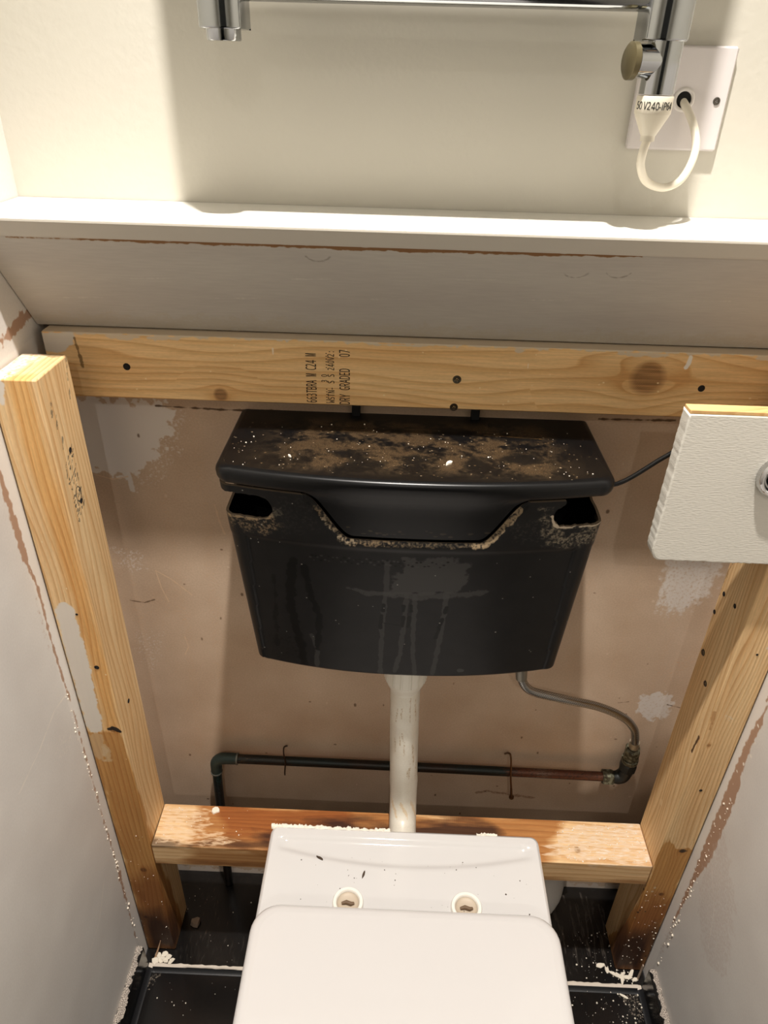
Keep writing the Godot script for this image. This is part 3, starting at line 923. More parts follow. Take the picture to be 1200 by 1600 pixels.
# a flat text mesh scaled to a length and a capital height, wrapped round a cylinder of radius «bend» if that is not 0
func bent_text(tm: TextMesh, length: float, cap: float, bend: float) -> ArrayMesh:
	var a := tm.get_mesh_arrays()
	var vs: PackedVector3Array = a[Mesh.ARRAY_VERTEX]
	var lo := Vector3(1e9, 1e9, 1e9)
	var hi := -lo
	for p in vs:
		lo = lo.min(p)
		hi = hi.max(p)
	var ns: PackedVector3Array = a[Mesh.ARRAY_NORMAL]
	for i in vs.size():
		var q := Vector3((vs[i].x - lo.x) / (hi.x - lo.x) * length, (vs[i].y - lo.y) / (hi.y - lo.y) * cap, (0.00012 if vs[i].z > (lo.z + hi.z) * 0.5 else -0.0003))
		if bend > 0.0:
			var g := (q.x - length * 0.5) / bend
			q = Vector3(sin(g) * (bend + q.z), q.y, cos(g) * (bend + q.z))
			ns[i] = ns[i].rotated(Vector3.UP, g)
		vs[i] = q
	a[Mesh.ARRAY_VERTEX] = vs
	a[Mesh.ARRAY_NORMAL] = ns
	a[Mesh.ARRAY_TANGENT] = null
	var am := ArrayMesh.new()
	am.add_surface_from_arrays(Mesh.PRIMITIVE_TRIANGLES, a)
	return am

# ------------------------------------------------------------------ shelf and sloping panel
func build_shelf() -> void:
	var sm := flat(Color(0.93, 0.92, 0.89), 0.3)
	sm.heightmap_enabled = true
	sm.heightmap_texture = relief(7, 0.09, 512, 3)
	sm.heightmap_scale = 0.012
	sm.uv1_triplanar = true
	sm.uv1_scale = Vector3(6, 6, 6)
	var s := MB.new()
	# rounded front edge: sweep a profile along x
	var prof := [Vector2(0.0008, 1.1685), Vector2(0.0995, 1.1685), Vector2(0.1012, 1.1691), Vector2(0.1022, 1.1702), Vector2(0.1112, 1.1838), Vector2(0.1114, 1.1852), Vector2(0.1106, 1.1861), Vector2(0.1092, SHELF), Vector2(0.0008, SHELF)]
	sweep_x(s, prof, XL + 0.0008, XR - 0.0008)
	var sh := solo("shelf_board", s, sm, "glossy white painted shelf board running across the wall under the towel rail", "shelf")
	# nose facing down towards the room, its shade painted in as grey
	var nose := MB.new()
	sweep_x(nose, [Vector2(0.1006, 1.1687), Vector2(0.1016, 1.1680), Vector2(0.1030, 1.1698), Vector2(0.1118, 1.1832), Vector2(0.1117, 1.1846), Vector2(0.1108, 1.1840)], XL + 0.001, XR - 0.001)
	part("shelf_nose", nose, flat(Color(0.79, 0.765, 0.72), 0.6), sh, "matt front edge of the shelf, its shade painted in as grey")
	# sloping panel between the shelf nose and the beam
	var c := canvas(1024, 256, -0.41, 0.0, 0.88, 0.15)
	c.ground(Color(0.775, 0.755, 0.72), Color(0.74, 0.715, 0.685), noise_bytes(81, 0.01, 1024, 256, 3, 1, 4), noise_bytes(82, 0.15, 1024, 256, 6, 1, 2), 0.04)
	var bare := Color(0.55, 0.40, 0.26)
	c.mark(V([-0.30, 0.1395, -0.10, 0.1385, 0.0, 0.1375, 0.12, 0.1385, 0.22, 0.1405, 0.22, 0.1425, -0.30, 0.1425]), bare, 1.0, 0.0, 0.0022, 0.0004)
	c.line(V([-0.37, 0.1405, -0.25, 0.1405]), 0.0012, bare, 0.8, 0.0012, 0.3)
	for q in [[0.165, 0.118], [0.205, 0.120], [-0.08, 0.13]]:
		var arc := []
		for i in 7:
			arc.append(Vector2(q[0] + 0.012 * cos(-0.3 - i * 0.42), q[1] + 0.010 * sin(-0.3 - i * 0.42)))
		c.line(arc, 0.0012, Color(0.5, 0.47, 0.43), 0.55, 0.0008, 0.35)
	c.mark(V([-0.41, 0.0, 0.47, 0.0, 0.47, 0.022, 0.1, 0.018, -0.2, 0.024, -0.41, 0.02]), Color(0.74, 0.70, 0.63), 0.5, 0.0, 0.012, 0.004, true, 0.35)
	for i in 10:
		c.line(V([-0.35 + 0.08 * i, 0.05 + 0.007 * (i * 5 % 9), -0.31 + 0.08 * i, 0.052 + 0.007 * (i * 5 % 9)]), 0.0012, Color(0.86, 0.84, 0.8), 0.5, 0.0008, 0.5)
	var mb := MB.new()
	sweep_x(mb, [Vector2(0.0119, 1.0605), Vector2(0.0245, 1.0605), Vector2(0.1000, 1.1680), Vector2(0.0874, 1.1680)], XL + 0.0012, XR - 0.0012, func(p: Vector3, _n: Vector3) -> Vector2: return c.uv(p.x, (p.y - 1.0605) / 0.1075 * 0.1425))
	solo("sloping_panel", mb, painted(c, 0.6, 0.4), "off-white sloping board between the shelf nose and the pine beam", "panel")

func sweep_x(mb: MB, prof: Array, x0: float, x1: float, uvf = null) -> void:
	for i in prof.size():
		var a: Vector2 = prof[i]
		var b: Vector2 = prof[(i + 1) % prof.size()]
		var e := (b - a).normalized()
		var n0 := Vector3(0, -e.x, e.y)
		mb.flat_quad(Vector3(x0, a.y, a.x), Vector3(x1, a.y, a.x), Vector3(x1, b.y, b.x), Vector3(x0, b.y, b.x), n0, uvf)
	for x in [x0, x1]:
		var nn := Vector3(-1 if x == x0 else 1, 0, 0)
		var base := []
		for q in prof:
			base.append(mb.vert(Vector3(x, q.y, q.x), nn))
		for i in range(1, prof.size() - 1):
			mb.tri(base[0], base[i], base[i + 1])

# ------------------------------------------------------------------ cistern
const LIP := 0.938

func tongue_bottom(sx: float) -> float:
	# lower edge of the lid: a lip that drops into a broad tongue at the front
	var t := 0.0
	if sx < 0.02:
		t = clampf((sx + 0.0935) / 0.047, 0.0, 1.0)
	else:
		t = clampf((0.139 - sx) / 0.044, 0.0, 1.0)
	var s := t * t * (3.0 - 2.0 * t)
	return lerpf(LIP, 0.8825, s * 0.75 + t * 0.25)

# plan outline of the cistern at height y: points from the left back corner round the front to the right one
func cistern_outline(y: float, inset: float) -> Dictionary:
	var t := (0.957 - y) / 0.302
	var xl := lerpf(-0.187, -0.1690, t) + inset
	var xr := lerpf(0.2275, 0.2155, t) - inset
	var zc := lerpf(0.168, 0.131, clampf(t, 0.0, 1.0)) - inset
	var xm := (xl + xr) * 0.5
	var hw := (xr - xl) * 0.5
	var rc := 0.015
	var zf := func(x: float) -> float: return zc - 0.024 * pow(absf(x - xm) / hw, 2.2)
	var zk: float = zf.call(xl + rc) - rc
	var pts := []
	var sx := []
	for i in 16:
		var z := zk * i / 16.0
		pts.append(Vector3(xl, y, z))
		sx.append(xl + rc - rc * PI / 2 - (zk - z))
	for i in 10:
		var a := PI / 2 * i / 10.0
		pts.append(Vector3(xl + rc - rc * cos(a), y, zk + rc * sin(a)))
		sx.append(xl + rc - rc * (PI / 2 - a))
	for i in 171:
		var x := lerpf(xl + rc, xr - rc, i / 170.0)
		pts.append(Vector3(x, y, zf.call(x)))
		sx.append(x)
	for i in range(9, -1, -1):
		var a := PI / 2 * i / 10.0
		pts.append(Vector3(xr - rc + rc * cos(a), y, zk + rc * sin(a)))
		sx.append(xr - rc + rc * (PI / 2 - a))
	for i in range(15, -1, -1):
		var z := zk * i / 16.0
		pts.append(Vector3(xr, y, z))
		sx.append(xr - rc + rc * PI / 2 + (zk - z))
	return {"p": pts, "sx": sx}

func capsule(q: Vector2, a: Vector2, b: Vector2, r: float) -> float:
	var e := b - a
	var t := clampf((q - a).dot(e) / e.length_squared(), 0.0, 1.0)
	return q.distance_to(a + e * t) - r

# negative where the cistern body has plastic, positive in the openings and under the lid
func body_cut(sx: float, y: float) -> float:
	var q := Vector2(sx, y)
	var s := y - (tongue_bottom(sx) - 0.0034)
	var jag := 0.0006 * sin(sx * 2300.0) + 0.0005 * sin(sx * 910.0 + 1.0)
	s = maxf(s, -(capsule(q, Vector2(-0.225, 0.9105), Vector2(-0.1435, 0.9105), 0.0155) + jag * 0.6))
	var right := capsule(q, Vector2(0.1835, 0.915), Vector2(0.275, 0.915), 0.0155)
	var box := maxf(maxf(0.1785 + 0.0015 * sin(y * 900.0) - sx, sx - 0.29), 0.916 - y)
	s = maxf(s, -(minf(right, box) + jag))
	return s

func build_cistern() -> void:
	var cis := thing("cistern", "black plastic toilet cistern hung on the wall under the pine beam, dusty lid", "cistern")
	# ---- body
	var c := canvas(1024, 640, -0.22, 0.65, 0.48, 0.295)
	c.ground(Color(0.105, 0.103, 0.104), Color(0.085, 0.083, 0.084), noise_bytes(201, 0.012, 1024, 640, 1, 1, 4), noise_bytes(202, 0.3, 1024, 640, 1, 1, 2), 0.25)
	var film := Color(0.245, 0.24, 0.235)
	var clean := Color(0.012, 0.012, 0.012)
	# wiped and dripped film of dust on the lower front
	c.mark(V([0.012, 0.858, 0.03, 0.852, 0.05, 0.86, 0.083, 0.852, 0.088, 0.845, 0.083, 0.84, 0.083, 0.826, 0.076, 0.806, 0.0, 0.80, 0.002, 0.83, 0.012, 0.835]), film, 0.85, 0.0, 0.006, 0.0015)
	c.mark(V([-0.05, 0.806, 0.0, 0.803, 0.06, 0.806, 0.118, 0.810, 0.10, 0.800, 0.03, 0.793, -0.03, 0.798]), film, 0.8, 0.0, 0.003, 0.001, true, 0.1)
	c.mark(V([-0.008, 0.852, -0.002, 0.852, -0.001, 0.80, -0.008, 0.80]), film, 0.7, 0.0, 0.001, 0.0008)
	for q in [[-0.006, 0.80, -0.0085, 0.745, -0.0095, 0.658], [0.0185, 0.80, 0.017, 0.75, 0.0145, 0.70, 0.009, 0.665], [0.028, 0.80, 0.0285, 0.75, 0.030, 0.70, 0.034, 0.663], [0.064, 0.80, 0.0625, 0.745, 0.056, 0.66], [-0.094, 0.72, -0.088, 0.69, -0.09, 0.66]]:
		c.line(V(q), 0.0058, film, 0.7, 0.0015)
	for q in [[0.0155, 0.782, 0.0155, 0.774], [0.0245, 0.783, 0.0245, 0.774], [0.016, 0.764, 0.0155, 0.748], [0.023, 0.764, 0.022, 0.748], [-0.0075, 0.783, -0.0082, 0.773], [-0.0095, 0.765, -0.0105, 0.744], [0.0655, 0.782, 0.064, 0.773], [0.062, 0.762, 0.059, 0.748, 0.056, 0.73]]:
		c.line(V(q), 0.0042, clean, 0.9, 0.001)
	c.line(V([-0.11, 0.84, -0.115, 0.80, -0.117, 0.76, -0.108, 0.70, -0.106, 0.655]), 0.010, clean, 0.9, 0.003)
	c.line(V([-0.098, 0.832, -0.092, 0.79, -0.083, 0.755, -0.085, 0.725, -0.089, 0.695]), 0.0075, clean, 0.9, 0.003)
	c.line(V([-0.134, 0.81, -0.137, 0.75, -0.14, 0.69]), 0.004, clean, 0.7, 0.003, 0.3)
	c.mark(V([-0.15, 0.71, -0.11, 0.71, -0.10, 0.665, -0.15, 0.672]), clean, 0.8, 0.0, 0.012, 0.001, true, 0.85)
	c.line(V([-0.006, 0.752, 0.006, 0.750, 0.012, 0.749]), 0.0018, clean, 0.6, 0.0008)
	for i in 70:
		c.spot(-0.09 + 0.0022 * i + 0.001 * sin(i * 3.0), 0.848 + 0.004 * sin(i * 2.3), 0.0014, 0.001, clean if i % 2 else film, 0.8, 0.001, 0.0005)
	c.spot(0.091, 0.669, 0.004, 0.003, film, 0.9, 0.002, 0.0006)
	c.spot(0.165, 0.752, 0.0015, 0.001, clean, 0.9, 0.0005, 0.0004)
	# lime and dust crusts under the finger holes and round the tongue
	var crust := Color(0.52, 0.44, 0.34)
	var pale := Color(0.74, 0.68, 0.59)
	c.mark(V([-0.205, 0.902, -0.18, 0.896, -0.145, 0.893, -0.13, 0.900, -0.122, 0.905, -0.125, 0.888, -0.133, 0.874, -0.16, 0.876, -0.19, 0.884, -0.205, 0.89]), crust, 0.85, 0.0, 0.010, 0.003, true, 0.62)
	c.line(V([-0.205, 0.898, -0.17, 0.8945, -0.145, 0.8945, -0.131, 0.901]), 0.006, Color(0.62, 0.53, 0.41), 0.9, 0.0025, 0.25)
	c.mark(V([-0.135, 0.91, -0.117, 0.915, -0.12, 0.903, -0.127, 0.90]), Color(0.4, 0.38, 0.33), 0.6, 0.0, 0.004, 0.001, true, 0.5)
	c.mark(V([0.155, 0.925, 0.172, 0.905, 0.19, 0.898, 0.25, 0.902, 0.25, 0.885, 0.215, 0.872, 0.17, 0.874, 0.158, 0.892]), Color(0.55, 0.50, 0.42), 0.8, 0.0, 0.010, 0.004, true, 0.55)
	c.line(V([0.166, 0.915, 0.17, 0.903, 0.185, 0.898, 0.25, 0.8995]), 0.004, pale, 0.95, 0.0015)
	c.mark(V([0.18, 0.896, 0.205, 0.897, 0.20, 0.889, 0.184, 0.888]), Color(0.06, 0.06, 0.07), 0.9, 0.0, 0.005, 0.001)
	var edge := []
	for i in 46:
		var x := -0.088 + 0.222 * i / 45.0
		edge.append(Vector2(x, tongue_bottom(x) - 0.0062))
	c.line(edge.slice(2, 18), 0.0085, crust, 0.8, 0.004, 0.55)
	c.line(edge.slice(3, 10), 0.0095, Color(0.6, 0.55, 0.47), 0.7, 0.004, 0.65)
	c.line(edge.slice(14, 40), 0.006, Color(0.42, 0.36, 0.28), 0.8, 0.003, 0.6)
	c.line(edge.slice(36, 45), 0.0085, Color(0.60, 0.52, 0.41), 0.85, 0.003, 0.35)
	c.mark(V([0.12, 0.905, 0.15, 0.91, 0.165, 0.885, 0.13, 0.88]), Color(0.3, 0.28, 0.25), 0.5, 0.0, 0.008, 0.003, true, 0.8)
	c.mark(V([-0.125, 0.93, -0.09, 0.93, -0.075, 0.89, -0.12, 0.875]), Color(0.2, 0.19, 0.18), 0.5, 0.0, 0.008, 0.003, true, 0.7)
	var rg := RandomNumberGenerator.new()
	rg.seed = 19
	for i in 46:
		c.spot(rg.randf_range(-0.18, 0.22), rg.randf_range(0.66, 0.935), rg.randf_range(0.0004, 0.0009), rg.randf_range(0.0004, 0.0009), Color(0.7, 0.68, 0.64), 0.9, 0.0004, 0.0003)
	var bm := painted(c, 0.4, 0.3)
	var mb := MB.new()
	var ys := []
	for i in 106:
		ys.append(lerpf(0.6605, 0.943, i / 105.0))
	var P := []
	var S := []
	for y in ys:
		var o := cistern_outline(y, 0.0)
		P.append(o.p)
		S.append(o.sx)
	var cols: int = P[0].size()
	for i in ys.size():
		for j in cols:
			var y: float = ys[i]
			var sx: float = S[i][j]
			var tb := tongue_bottom(sx)
			var back := 0.0
			if tb < LIP - 0.0005:
				var slope := absf(tongue_bottom(sx + 0.001) - tongue_bottom(sx - 0.001)) / 0.002
				var dd := absf(tb - y) / sqrt(1.0 + slope * slope)
				var k := clampf(1.0 - dd / 0.0095, 0.0, 1.0)
				back += 0.0042 * k * k * (3.0 - 2.0 * k)
			back += 0.0016 * smoothstep(0.869, 0.864, y)
			var q: Vector3 = P[i][j]
			if absf(q.x - 0.02) < 0.18:
				q.z -= back
			else:
				q.x += back * 0.5 * (1.0 if q.x < 0.0 else -1.0)
			P[i][j] = q
	var nrm := []
	for i in ys.size():
		var row := []
		for j in cols:
			var du: Vector3 = P[i][mini(j + 1, cols - 1)] - P[i][maxi(j - 1, 0)]
			var dv: Vector3 = P[mini(i + 1, ys.size() - 1)][j] - P[maxi(i - 1, 0)][j]
			row.append(du.cross(dv).normalized())
		nrm.append(row)
	if (nrm[50][cols / 2] as Vector3).z < 0.0:
		for row in nrm:
			for j in cols:
				row[j] = -row[j]
	var cut := []
	for i in ys.size():
		var row := []
		for j in cols:
			row.append(body_cut(S[i][j], ys[i]))
		cut.append(row)
	var rim := MB.new()
	var id := {}
	for i in ys.size() - 1:
		for j in cols - 1:
			for half in 2:
				var tri := [[i, j], [i, j + 1], [i + 1, j + 1]] if half == 0 else [[i, j], [i + 1, j + 1], [i + 1, j]]
				var neg := 0
				for q in tri:
					if cut[q[0]][q[1]] < 0.0:
						neg += 1
				if neg == 0:
					continue
				var poly := []
				var on_cut := []
				for e in 3:
					var a: Array = tri[e]
					var b: Array = tri[(e + 1) % 3]
					var ca: float = cut[a[0]][a[1]]
					var cb: float = cut[b[0]][b[1]]
					if ca < 0.0:
						var key: int = a[0] * 1000 + a[1]
						if not id.has(key):
							id[key] = mb.vert(P[a[0]][a[1]], nrm[a[0]][a[1]], c.uv(S[a[0]][a[1]], ys[a[0]]))
						poly.append(id[key])
					if (ca < 0.0) != (cb < 0.0):
						var t := ca / (ca - cb)
						var pp: Vector3 = P[a[0]][a[1]].lerp(P[b[0]][b[1]], t)
						var nn: Vector3 = nrm[a[0]][a[1]].lerp(nrm[b[0]][b[1]], t).normalized()
						poly.append(mb.vert(pp, nn, c.uv(lerpf(S[a[0]][a[1]], S[b[0]][b[1]], t), pp.y)))
						on_cut.append([pp, nn])
				for k in range(1, poly.size() - 1):
					mb.tri(poly[0], poly[k], poly[k + 1])
				if on_cut.size() == 2:
					var p0: Vector3 = on_cut[0][0]
					var p1: Vector3 = on_cut[1][0]
					var n0: Vector3 = on_cut[0][1]
					rim.flat_quad(p0, p1, p1 - n0 * 0.003, p0 - n0 * 0.003, (p1 - p0).cross(n0).normalized())
	# rounded foot and bottom
	var foot := []
	var fuv := []
	for q in [[0.6605, 0.0004], [0.6575, 0.0012], [0.6558, 0.003], [0.655, 0.006]]:
		var o := cistern_outline(q[0], q[1] + 0.0012)
		foot.append(o.p)
		var row := []
		for s in o.sx:
			row.append(c.uv(s, q[0]))
		fuv.append(row)
	mb.grid(foot, fuv, false, Vector3(0.02, 0.75, 0.05))
	strip_fill(mb, foot[3], Vector3.DOWN, func(p: Vector3) -> Vector2: return c.uv(p.x, 0.652))
	# back plate against the wall
	var last: Array = P[ys.size() - 1]
	mb.flat_quad(Vector3(P[0][0].x, 0.655, 0.0012), Vector3(P[0][cols - 1].x, 0.655, 0.0012), Vector3(last[cols - 1].x, 0.94, 0.0012), Vector3(last[0].x, 0.94, 0.0012), Vector3.FORWARD)
	part("body", mb, bm, cis)
	part("opening_rim", rim, flat(Color(0.36, 0.31, 0.25), 0.8), cis, "dusty cut edges of the finger holes")

	# ---- lid
	var l := canvas(1024, 640, -0.22, 0.87, 0.48, 0.27)
	l.ground(Color(0.05, 0.05, 0.054), Color(0.036, 0.036, 0.04), noise_bytes(211, 0.012, 1024, 640, 1, 1, 4), noise_bytes(212, 0.3, 1024, 640, 1, 1, 2), 0.22)
	var earth := Color(0.40, 0.325, 0.23)
	var brown := Color(0.29, 0.215, 0.14)
	var low := noise_bytes(215, 0.010, 1024, 640, 1, 1, 4)
	var mid := noise_bytes(216, 0.045, 1024, 640, 1, 1, 3)
	var grit := noise_bytes(217, 0.35, 1024, 640, 1, 1, 2)
	for y in 640:
		var vv := l.v0 + (1.0 - (y + 0.5) / 640.0) * l.mv
		if vv < 0.968:
			continue
		for x in 1024:
			var i := y * 1024 + x
			var u := l.u0 + (x + 0.5) / 1024.0 * l.mu
			var env := clampf((vv - 0.968) / 0.022, 0.0, 1.0) * clampf((1.118 - vv) / 0.02, 0.0, 1.0) * clampf((u + 0.165) / 0.06, 0.0, 1.0) * clampf((0.205 - u) / 0.05, 0.0, 1.0)
			var k := clampf((low[i] / 255.0 * 0.75 + mid[i] / 255.0 * 0.4 - 0.34) * 3.0, 0.0, 1.0) * env
			k *= 0.35 + 0.65 * clampf((grit[i] / 255.0 - 0.3) * 2.4, 0.0, 1.0)
			var t := clampf(grit[i] / 255.0 * 0.8 + mid[i] / 255.0 * 0.5 - 0.25, 0.0, 1.0)
			l.px[i * 3] = int(lerpf(l.px[i * 3], lerpf(brown.r, earth.r, t) * 255.0, k))
			l.px[i * 3 + 1] = int(lerpf(l.px[i * 3 + 1], lerpf(brown.g, earth.g, t) * 255.0, k))
			l.px[i * 3 + 2] = int(lerpf(l.px[i * 3 + 2], lerpf(brown.b, earth.b, t) * 255.0, k))
	for q in [[0.02, 1.01, 0.015, 0.009], [0.085, 1.0, 0.013, 0.015], [0.135, 1.02, 0.022, 0.012], [-0.03, 0.995, 0.022, 0.007], [0.075, 1.075, 0.010, 0.016], [-0.06, 1.02, 0.012, 0.006], [0.14, 1.068, 0.03, 0.006]]:
		l.spot(q[0], q[1], q[2], q[3], Color(0.05, 0.05, 0.052), 0.9, 0.004, 0.004)
	l.line(V([-0.09, 1.083, 0.0, 1.082, 0.06, 1.078, 0.16, 1.072]), 0.0016, Color(0.05, 0.04, 0.035), 0.8, 0.0012, 0.3)
	l.line(V([0.10, 1.076, 0.165, 1.070]), 0.0014, Color(0.45, 0.33, 0.18), 0.8, 0.0012, 0.3)
	l.line(V([0.01, 1.088, 0.12, 1.086]), 0.0016, Color(0.04, 0.035, 0.03), 0.8, 0.0015, 0.3)
	for i in 220:
		l.spot(rg.randf_range(-0.18, 0.22), rg.randf_range(0.972, 1.09), rg.randf_range(0.0004, 0.0011), rg.randf_range(0.0004, 0.001), Color(0.62, 0.54, 0.43) if i % 2 else Color(0.42, 0.33, 0.22), 0.8, 0.0005, 0.0003)
	for i in 24:
		l.spot(rg.randf_range(-0.09, 0.13), 0.886 + rg.randf_range(0.0, 0.008), rg.randf_range(0.001, 0.004), 0.001, Color(0.33, 0.28, 0.2), 0.6, 0.001, 0.0005)
	var lid := MB.new()
	var LP := []
	var LU := []
	var prof := [[-2, 0.004], [-1, 0.0]]
	for i in 8:
		prof.append([i / 7.0, 0.0])
	for q in prof:
		var row := []
		var ru := []
		var cache := {}
		for j in cols:
			var sx0: float = cistern_outline_sx(j)
			var yb := tongue_bottom(sx0)
			var k: float = maxf(0.0, q[0])
			var y := lerpf(yb, 0.9495, k)
			var pt := cistern_point(j, y, q[1] - 0.0012 + 0.0052 * smoothstep(0.944, 0.926, y))
			row.append(pt)
			ru.append(l.uv(sx0, y))
		LP.append(row)
		LU.append(ru)
	for q in [[0.9525, -0.0004], [0.9548, 0.0012], [0.9564, 0.0035], [0.957, 0.007]]:
		var row := []
		var ru := []
		for j in cols:
			var pt := cistern_point(j, q[0], q[1])
			row.append(pt)
			ru.append(l.uv(pt.x if absf(pt.x - 0.02) < 0.19 else cistern_outline_sx(j), 0.957 + maxf(0.0, 0.168 - pt.z - 0.004) if absf(pt.x - 0.02) < 0.19 else 0.957))
		LP.append(row)
		LU.append(ru)
	lid.grid(LP, LU, false, Vector3(0.02, 0.93, 0.05))
	strip_fill(lid, LP[LP.size() - 1], Vector3.UP, func(p: Vector3) -> Vector2: return l.uv(p.x, 0.957 + 0.168 - p.z))
	lid.flat_quad(Vector3(-0.185, 0.938, 0.0008), Vector3(0.225, 0.938, 0.0008), Vector3(0.222, 0.957, 0.0008), Vector3(-0.182, 0.957, 0.0008), Vector3.FORWARD)
	part("lid", lid, painted(l, 0.3, 0.38), cis, "black lid covered in brown dust and dark smears")
	for x in [-0.0487, 0.0925]:
		var tabm := MB.new()
		tabm.block(Vector3(x - 0.005, 0.94, 0.0005), Vector3(x + 0.005, 0.983, 0.008), 0.001)
		part("mounting_tab", tabm, flat(Color(0.05, 0.05, 0.05), 0.5), cis)

func cistern_point(j: int, y: float, inset: float) -> Vector3:
	var key := "%.5f_%.5f" % [y, inset]
	if not outline_cache.has(key):
		if outline_cache.size() > 3000:
			outline_cache.clear()
		outline_cache[key] = cistern_outline(y, inset).p
	return outline_cache[key][j]

var outline_cache := {}
var outline_sx := []

func cistern_outline_sx(j: int) -> float:
	if outline_sx.is_empty():
		outline_sx = cistern_outline(0.93, 0.0).sx
	return outline_sx[j]

# close a left-right symmetrical outline with strips between point i and its mirror
func strip_fill(mb: MB, p: Array, nn: Vector3, uvf: Callable, first := 0) -> void:
	var k := p.size()
	var prev := []
	for i in range(first, k / 2):
		var a: Vector3 = p[i]
		var b: Vector3 = p[k - 1 - i]
		var row := [mb.vert(a, nn, uvf.call(a)), mb.vert(b, nn, uvf.call(b))]
		if prev.size():
			mb.quad(prev[0], prev[1], row[1], row[0])
		prev = row
	if k % 2:
		var m: Vector3 = p[k / 2]
		mb.tri(prev[0], prev[1], mb.vert(m, nn, uvf.call(m)))

# ------------------------------------------------------------------ pipes
func build_plumbing() -> void:
	# flush pipe
	var c := canvas(128, 512, 0.0, 0.0, 1.0, 0.46)
	c.ground(Color(0.87, 0.85, 0.80), Color(0.83, 0.80, 0.74), noise_bytes(221, 0.02, 128, 512, 1, 1, 3), noise_bytes(222, 0.3, 128, 512, 1, 1, 2), 0.05)
	var rust := Color(0.55, 0.42, 0.26)
	var rg := RandomNumberGenerator.new()
	rg.seed = 31
	for i in 40:
		var u := rg.randf()
		var v := rg.randf_range(0.05, 0.2)
		c.line(V([u, v, u + rg.randf_range(-0.02, 0.02), v + rg.randf_range(0.006, 0.03)]), 0.012, rust, 0.55, 0.006, 0.55)
	for i in 8:
		var u2 := 0.02 + 0.13 * i
		c.line(V([u2, 0.27, u2 + 0.05, 0.285, u2 + 0.09, 0.30]), 0.012, Color(0.80, 0.68, 0.52), 0.6, 0.006, 0.3)
	var fp := thing("flush_pipe", "white plastic flush pipe stained brown, running from the black cistern down to the toilet", "pipe")
	var path := spline([Vector3(0.0245, 0.635, 0.085), Vector3(0.0255, 0.56, 0.085), Vector3(0.028, 0.46, 0.085), Vector3(0.0305, 0.385, 0.085), Vector3(0.031, 0.352, 0.092), Vector3(0.0312, 0.332, 0.110), Vector3(0.0313, 0.3235, 0.14), Vector3(0.0313, 0.322, 0.1578)], 10)
	var radii := []
	for i in path.size():
		radii.append(0.0205 + 0.0008 * clampf(1.0 - absf(path[i].y - 0.40) / 0.02, 0.0, 1.0))
	var tb := MB.new()
	tb.tube(path, radii, 32, true, Vector2(1, 1.0 / 0.46))
	var fm := painted(c, 0.32, 0.5)
	fm.uv1_scale = Vector3(1, -1, 1)
	fm.uv1_offset = Vector3(0, 1, 0)
	part("tube", tb, fm, fp)
	var nut := MB.new()
	nut.lathe([Vector2(0.0, 0.6535), Vector2(0.027, 0.6535), Vector2(0.0275, 0.636), Vector2(0.0275, 0.612), Vector2(0.0245, 0.603), Vector2(0.0215, 0.598), Vector2(0.0206, 0.592)], Transform3D(Basis(), Vector3(0.0245, 0, 0.085)), 32)
	for i in 16:
		var a := TAU * i / 16.0
		var dir := Vector3(cos(a), 0, sin(a))
		var side := Vector3(-sin(a), 0, cos(a)) * 0.0036
		var ctr := Vector3(0.0245, 0, 0.085)
		var q := [ctr + dir * 0.0288 - side + Vector3.UP * 0.650, ctr + dir * 0.0288 + side + Vector3.UP * 0.650, ctr + dir * 0.0285 + side + Vector3.UP * 0.614, ctr + dir * 0.0285 - side + Vector3.UP * 0.614]
		nut.flat_quad(q[0], q[1], q[2], q[3], dir)
		nut.flat_quad(q[1], q[1] - dir * 0.003, q[2] - dir * 0.003, q[2], side.normalized())
		nut.flat_quad(q[0], q[0] - dir * 0.003, q[3] - dir * 0.003, q[3], -side.normalized())
		nut.flat_quad(q[3], q[2], q[2] - dir * 0.005 - Vector3.UP * 0.008, q[3] - dir * 0.005 - Vector3.UP * 0.008, (dir + Vector3.DOWN).normalized())
	part("coupling_nut", nut, flat(Color(0.86, 0.84, 0.79), 0.4), fp, "ribbed white coupling nut")

	# copper pipe, blackened with verdigris
	var k := canvas(64, 1024, 0.0, 0.0, 1.0, 1.0)
	k.ground(Color(0.105, 0.15, 0.15), Color(0.20, 0.15, 0.12), noise_bytes(231, 0.02, 64, 1024, 1, 2, 4), noise_bytes(232, 0.3, 64, 1024, 1, 1, 2), 0.4)
	k.mark(V([0.0, 0.30, 1.0, 0.30, 1.0, 0.375, 0.0, 0.375]), Color(0.16, 0.28, 0.28), 0.8, 0.0, 0.03, 0.01, true, 0.4)
	k.mark(V([0.0, 0.35, 1.0, 0.35, 1.0, 0.39, 0.0, 0.39]), Color(0.50, 0.32, 0.2), 0.7, 0.0, 0.03, 0.006, true, 0.7)
	k.mark(V([0.0, 0.82, 1.0, 0.82, 1.0, 1.0, 0.0, 1.0]), Color(0.42, 0.25, 0.18), 0.9, 0.0, 0.03, 0.01, true, 0.3)
	k.mark(V([0.0, 0.86, 1.0, 0.86, 1.0, 0.885, 0.0, 0.885]), Color(0.48, 0.45, 0.42), 0.7, 0.0, 0.02, 0.004, true, 0.6)
	k.mark(V([0.0, 0.2, 1.0, 0.2, 1.0, 0.33, 0.0, 0.33]), Color(0.42, 0.44, 0.42), 0.6, 0.0, 0.03, 0.004, true, 0.95)
	var cm := painted(k, 0.42, 0.5)
	cm.uv1_scale = Vector3(1, -1, 1)
	cm.uv1_offset = Vector3(0, 1, 0)
	cm.metallic = 0.55
	var pipe := thing("copper_pipe", "dark tarnished copper water pipe running low along the plaster wall with elbows at both ends", "pipe")
	var ct := MB.new()
